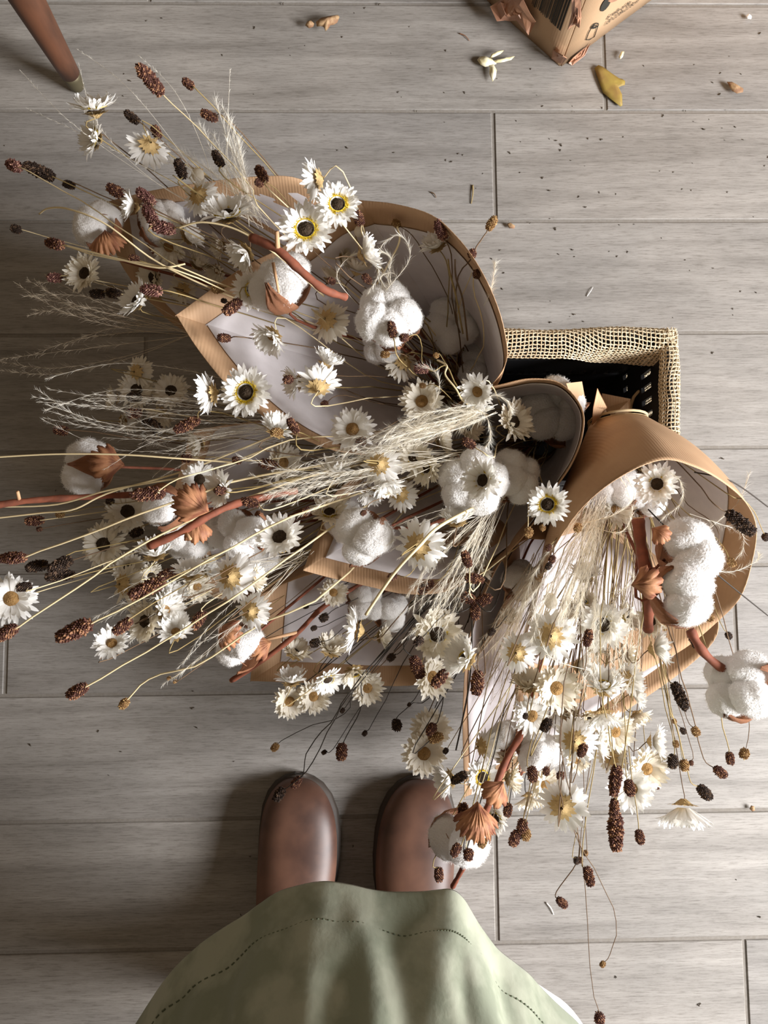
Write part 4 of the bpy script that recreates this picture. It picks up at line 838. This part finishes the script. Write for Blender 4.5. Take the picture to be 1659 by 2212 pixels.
# ---------------------------------------------------------------- furniture leg
def leg():
    b=P(169,190,0); top=P(60,0,.150); d=(top-b); d=d/d.z
    root=thing('furniture_leg',b,'tapered brown wooden furniture leg standing on a dull metal foot','furniture leg')
    vs,fs=[],[]; tube(vs,fs,[d*z for z in (0,.004,.012,.022,.03)],.0085,.0125,20,rf=lambda t:1.0 if t>.1 else .8); obj('metal_foot',mesh('metal_foot',vs,fs,M['metal']),root)
    vs,fs=[],[]; tube(vs,fs,[d*(.029+.42*i/14) for i in range(15)],.0125,.034,24); obj('wooden_shaft',mesh('wooden_shaft',vs,fs,M['wood']),root)
leg()
# ---------------------------------------------------------------- cardboard box
def carton():
    c0=P(1211,141,0); rd=(P(1403,0,0)-c0); rd.z=0; Lr=.62; rd.normalize(); ld=(P(1106,46,0)-c0); ld.z=0; ld.normalize()
    root=thing('cardboard_box',c0,'brown cardboard carton with black barcode and printed roll icon, top right','cardboard box'); hgt=.30; Ll=.34
    Z=Vector((0,0,1)); o0=Vector((0,0,0))
    def wall(name,a,u,v,nrm,t=.004):
        vs,fs=[],[]; 
        NX,NY=12,8
        for j in range(NY+1):
            for i in range(NX+1): p=a+u*(i/NX)+v*(j/NY); vs.append(p+nrm*(.0012*noise.noise(p*14)))
        for j in range(NY):
            for i in range(NX): k=j*(NX+1)+i; fs.append((k,k+1,k+NX+2,k+NX+1))
        o=obj(name,mesh(name,vs,fs,M['card']),root); md=o.modifiers.new('s','SOLIDIFY'); md.thickness=t; md.offset=0; return o
    nr=rd.cross(Z).normalized(); nl=-(ld.cross(Z).normalized())
    if nr.dot(ld)>0: nr=-nr
    if nl.dot(rd)>0: nl=-nl
    wall('side_panel',o0,rd*Lr,Z*hgt,nr); wall('side_panel',o0,ld*Ll,Z*hgt,nl)
    wall('side_panel',ld*Ll,rd*Lr,Z*hgt,nr); wall('side_panel',rd*Lr,ld*Ll,Z*hgt,nl)
    wall('top_flap',Z*hgt,rd*Lr,ld*Ll*.49,Z); wall('top_flap',Z*hgt+ld*Ll*.51,rd*Lr,ld*Ll*.49,Z)
    def on(x,y,side,off=.003):
        n=nr if side=='r' else nl; return PX(x,y,c0+n*off,n)-c0
    def flat(name,pts,side,m=M['ink'],off=.0031):
        vs=[on(x,y,side,off) for x,y in pts]; return obj(name,mesh(name,vs,[tuple(range(len(vs)))],m,False),root)
    # barcode on the dark left face
    vs,fs=[],[]; r=random.Random(5); a0=on(1158,0,'l',.0031); b0=on(1213,58,'l',.0031)
    u=(b0-a0).dot(ld); s0=a0.dot(ld) if False else 0
    sa=on(1150,4,'l').dot(ld); sb=on(1213,60,'l').dot(ld); zb=on(1210,60,'l').z; za=on(1152,4,'l').z
    s=sb
    while s<sa:
        w=r.choice((.001,.0018,.0028)); t=(s-sb)/(sa-sb); z0=zb+(za-zb)*t*.0+.004*r.random()*0+.0; b=len(vs); p=ld*s+nl*.0031
        hh=.075; zz=zb-.004+.002*(int(t*30)%2)
        vs += [p+Z*zz,p+ld*w+Z*zz,p+ld*w+Z*(zz+hh),p+Z*(zz+hh)]; fs.append((b,b+1,b+2,b+3)); s+=w+r.choice((.0006,.001,.0016))
    tag(obj('barcode',mesh('barcode',vs,fs,M['ink'],False),root),'black printed barcode')
    # roll icon (outline) on the right face
    def line(pts,name,w=.0011,closed=False):
        q=[on(x,y,'r',.0033) for x,y in pts]; q=q+[q[0]] if closed else q; vs,fs=[],[]; tube(vs,fs,q,w*.6,sides=4); return obj(name,mesh(name,vs,fs,M['ink']),root)
    line([(1281,54),(1272,70),(1266,86),(1273,86),(1284,79),(1293,53)],'roll_icon')
    import math as _m
    el=lambda cx,cy,a,b,rt:[(cx+a*_m.cos(t)*_m.cos(rt)-b*_m.sin(t)*_m.sin(rt),cy+a*_m.cos(t)*_m.sin(rt)+b*_m.sin(t)*_m.cos(rt)) for t in [i*.524 for i in range(12)]]
    line(el(1285,56,9,4,-.55),'roll_icon',closed=True); line(el(1284,57,4,1.8,-.55),'roll_icon',closed=True)
    flat('printed_logo',el(1309,9,19,7,-.98),'r'); tag(flat('printed_logo',[(1313,2),(1322,-2),(1330,-8),(1345,-20),(1340,-4),(1331,2),(1320,6)],'r',M['tape'],.0034),'brown curve of the printed logo')
    for txt,(x0,y0),(x1,y1),sz in (('6 rolls of baking',(1309,44),(1361,9),.0125),('120 22.8x22.8cm',(1303,58),(1378,5),.0128)):
        cu=bpy.data.curves.new('t','FONT'); cu.body=txt[:13] if 'rolls' in txt else txt; cu.shear=.3; cu.size=1; cu.offset=.012 if 'rolls' in txt else 0
        to=bpy.data.objects.new('t',cu); COL.objects.link(to); bpy.context.view_layer.update()
        me=bpy.data.meshes.new_from_object(to.evaluated_get(bpy.context.evaluated_depsgraph_get())); bpy.data.objects.remove(to)
        a,b=on(x0,y0,'r',.0033),on(x1,y1,'r',.0033); ux=(b-a).normalized(); uy=nr.cross(ux); uy = uy if uy.z>0 else -uy
        wd=max(v.co.x for v in me.vertices) or 1; k=(b-a).length/wd
        for v in me.vertices: c=v.co.copy(); v.co=a+ux*c.x*k+uy*c.y*k*1.3
        me.materials.clear(); me.materials.append(M['ink']); tag(obj('printed_text',me,root))
    # crumpled tape and torn paper
    def crump(name,px,lab,amp=.007,z=.0,seed=1):
        vs=[]; fs=[]; n=len(px); r=random.Random(seed)
        top=[P(x,y,zz)-c0 for x,y,zz in px]; c=sum(top,Vector())/n; K=5
        for j in range(K+1):
            for p in top: q=c.lerp(p,j/K); vs.append(q+Vector((0,0,1))*r.uniform(-amp,amp)*(1 if 0<j else .3)+Vector((r.uniform(-1,1),r.uniform(-1,1),0))*amp*.25)
        for j in range(K):
            for i in range(n): fs.append((j*n+i,j*n+(i+1)%n,(j+1)*n+(i+1)%n,(j+1)*n+i))
        o=obj(name,mesh(name,vs,fs,M['tape'],False),root); o['label']=lab; md=o.modifiers.new('s','SOLIDIFY'); md.thickness=.0008
    crump('torn_paper',[(1063,4,.03),(1078,8,.03),(1100,-10,.05),(1125,6,.06),(1145,24,.055),(1158,50,.04),(1145,72,.03),(1118,44,.02),(1095,42,.02),(1075,42,.02)],'crumpled brown paper at the left side')
    crump('tape_strip',[(1238,-12,.17),(1256,-12,.17),(1257,40,.12),(1253,58,.11),(1240,52,.10),(1228,60,.10),(1236,30,.12)],'peeling brown tape on the corner',.004,seed=4)
    crump('tape_strip',[(1196,105,.02),(1203,115,.03),(1216,122,.04),(1226,124,.03),(1212,141,.0),(1190,125,.005)],'torn tape at the bottom corner',.002,seed=8)
    crump('torn_paper',[(1228,138,.002),(1236,126,.01),(1262,104,.01),(1276,96,.01),(1262,122,.002),(1236,140,.002)],'torn card strip below the printed face',.003,seed=9)
carton()
# ---------------------------------------------------------------- floor debris
def leafshape(name,px,m,label,cat,lift=.003,th=.0008,fold=.002):
    q=[P(x,y,lift) for x,y in px]; c=sum(q,Vector())/len(q); n=len(q); vs=[Vector((0,0,fold))]; fs=[]
    for j in (1,2,3):
        for p in q: v=(p-c)*(j/3); v.z=fold*(1-j/3)+.0015*noise.noise(v*200+c); vs.append(v)
    for i in range(n): fs.append((0,1+i,1+(i+1)%n))
    for j in range(2):
        for i in range(n): fs.append((1+j*n+i,1+(j+1)*n+i,1+(j+1)*n+(i+1)%n,1+j*n+(i+1)%n))
    o=obj(name,mesh(name,vs,fs,m)); o.location=c; md=o.modifiers.new('s','SOLIDIFY'); md.thickness=th; return tag(o,label,cat)
leafshape('dry_leaf',[(1284,148),(1292,142),(1302,144),(1322,160),(1336,170),(1345,172),(1350,176),(1349,184),(1342,186),(1336,188),(1343,205),(1344,228),(1340,231),(1318,213),(1303,200),(1292,172)],M['leaf'],'flat olive-brown leaf with notched side on the floor below the cardboard box','leaf')
leafshape('dry_petal',[(1031,130),(1036,124),(1048,122),(1062,128),(1072,138),(1060,142),(1048,144),(1038,140)],M['palepetal'],'main pale yellow dried petal clump on the floor below the box left side','petal',.006,fold=.006)
leafshape('dry_petal',[(1058,140),(1066,140),(1072,152),(1070,166),(1064,177),(1058,160)],M['palepetal'],'narrow pale petal hanging down from the dried petal clump','petal',.006,fold=.004)
leafshape('dry_petal',[(1066,132),(1085,128),(1100,124),(1112,122),(1104,130),(1088,134),(1070,136)],M['palepetal'],'thin pale petal strip pointing right from the dried clump','petal',.006)
leafshape('dry_petal',[(1058,126),(1062,118),(1075,112),(1090,108),(1080,116),(1066,122)],M['palepetal'],'short curled pale petal above the dried clump','petal',.008)
leafshape('dry_leaf',[(683,48),(694,40),(712,36),(730,33),(733,38),(728,50),(720,52),(713,55),(708,62),(703,69),(700,58),(693,56),(685,57)],M['dryleaf'],'larger curled tan leaf scrap on the floor near the top edge','leaf',.010,fold=.008)
leafshape('dry_leaf',[(660,56),(664,48),(672,46),(678,52),(676,58),(668,60)],M['dryleaf'],'small curled tan leaf scrap left of the larger one','leaf',.008,fold=.006)
leafshape('dry_leaf',[(1570,178),(1580,178),(1592,184),(1605,192),(1604,200),(1592,202),(1582,196),(1576,188)],M['dryleaf'],'small crumbly brown plant scrap near the upper right edge','leaf',.006,fold=.004)
leafshape('dry_petal',[(1337,123),(1342,112),(1348,112),(1344,124),(1340,128)],M['palepetal'],'tiny pink-tan petal right of the box corner','petal',.004)
leafshape('dry_petal',[(1095,484),(1102,482),(1112,488),(1110,494),(1100,492)],M['dryleaf'],'tiny brown petal beside the seed head at the top wrap rim','petal',.004)
leafshape('dry_petal',[(1622,1740),(1628,1742),(1630,1750),(1625,1752),(1620,1747)],M['dryleaf'],'tiny tan scrap on the floor by the lower right edge','petal',.004)
leafshape('pebble',[(1612,36),(1616,34),(1621,37),(1620,41),(1614,41)],M['petticoat'],'tiny white crumb on the floor at the top right','crumb',.003,.002)
def sliver(a,b,r,m,label):
    A,B=P(*a),P(*b); vs,fs=[],[]; mid=A.lerp(B,.5)+Vector((.001,.001,.001)); tube(vs,fs,[v-A for v in cr([A,mid,B],8)],r,r*.5,sides=5)
    o=obj('straw_sliver',mesh('straw_sliver',vs,fs,M[m])); o.location=A; tag(o,label,'plant sliver')
sliver((1180,1950,.001),(1196,1976,.001),.0009,'petal','short white sliver on the floor right of the skirt')
sliver((1021,400,.001),(1018,440,.001),.0011,'olive','thin green-brown sliver on the floor above the top wrap')
sliver((992,72,.001),(1014,88,.001),.0008,'red','thin reddish sliver on the floor left of the petal clump')
sliver((1268,640,.001),(1281,620,.001),.0006,'petal','tiny white sliver on the floor above the crate')
sliver((930,415,.001),(942,427,.001),.0009,'brown','tiny dark sliver on the floor above the top wrap rim')
r2=random.Random(21); CM=[]
for s in range(4):
    vs,fs=[],[]; q=[Vector((r2.uniform(-1,1),r2.uniform(-1,1),0))*.0006 for _ in range(3)]
    tube(vs,fs,[Vector((-.0022*r2.uniform(.5,1.3),0,.0008)),Vector((0,.0008,.0014)),Vector((.002*r2.uniform(.5,1.3),-.0006*s,.0008))],.0009,.0005,sides=5); CM.append(mesh('crumb',vs,fs,M['crumb']))
spots=[(1003,200),(1147,149),(1171,230),(1236,230),(1300,233),(1115,262),(1346,296),(1212,313),(1210,325),(1186,300),(1200,304),(1270,300),(1300,302),(1390,142),(1575,122),(1640,73),(1520,280),(1588,275),(1565,303),(1604,302),(1556,158),(1600,160),(1553,205),(1500,140),(1660,340),(975,350),(1172,385),(963,347),(1000,335),(1043,375),(1124,373),(1250,425),(1370,485),(1145,482),(1200,494),(1236,540),(1062,560),(1240,555),(1080,541),(1085,625),(1088,590),(1240,680),(1190,697),(1260,695),(1206,549),(1425,370),(1455,372),(1490,585),(1540,762),(1555,990),(1560,990),(612,8),(765,28),(820,10),(740,80),(750,320),(930,150),(963,110),(120,1060),(215,235),(10,315),(635,1700),(505,1645),(540,1850),(762,1828),(520,1975),(440,1110),(418,1493),(416,1530),(425,1572),(212,1580),(262,1624),(65,1608),(235,1675),(770,1460),(800,1480),(1510,2170),(1330,2110),(1590,1900),(1625,1745),(1640,1980),(1100,330),(1330,420),(1480,240),(1414,213),(1432,250),(900,240),(860,200),(850,330),(480,120),(550,60),(350,40),(280,175)]
for i in range(45): spots.append((r2.uniform(940,1655),r2.uniform(150,690)))
for i in range(16): spots.append((r2.uniform(250,950),r2.uniform(15,340)))
for x,y in spots:
    o=obj('crumb',r2.choice(CM)); o.location=P(x,y,0); o.rotation_euler=(0,0,r2.uniform(0,6.28)); k=r2.uniform(.35,.95)*(1 if (x,y) in spots[:96] else .7); o.scale=(k,k,k)
    tag(o,'tiny dark dried plant crumb lying on the grey plank floor','plant crumb','dark crumbs scattered on the floor')
finish_labels()
# ---------------------------------------------------------------- light
def area(loc,tgt,sx,sy,pw,col):
    l=bpy.data.lights.new('window_light','AREA'); l.shape='RECTANGLE'; l.size=sx; l.size_y=sy; l.energy=pw; l.color=col
    o=bpy.data.objects.new('window_light',l); COL.objects.link(o); o.location=loc; o.rotation_euler=(Vector(tgt)-Vector(loc)).to_track_quat('-Z','Y').to_euler()
area((2.2,-.62,1.35),(0,-.05,.1),1.0,1.0,205,(1,.99,1.0))
w=bpy.data.worlds.new('room'); sc.world=w; w.use_nodes=True
w.node_tree.nodes['Background'].inputs[0].default_value=(1,.77,.54,1); w.node_tree.nodes['Background'].inputs[1].default_value=.21
sc.view_settings.view_transform='Standard'; sc.view_settings.look='None'; sc.view_settings.exposure=-.06; sc.view_settings.gamma=1
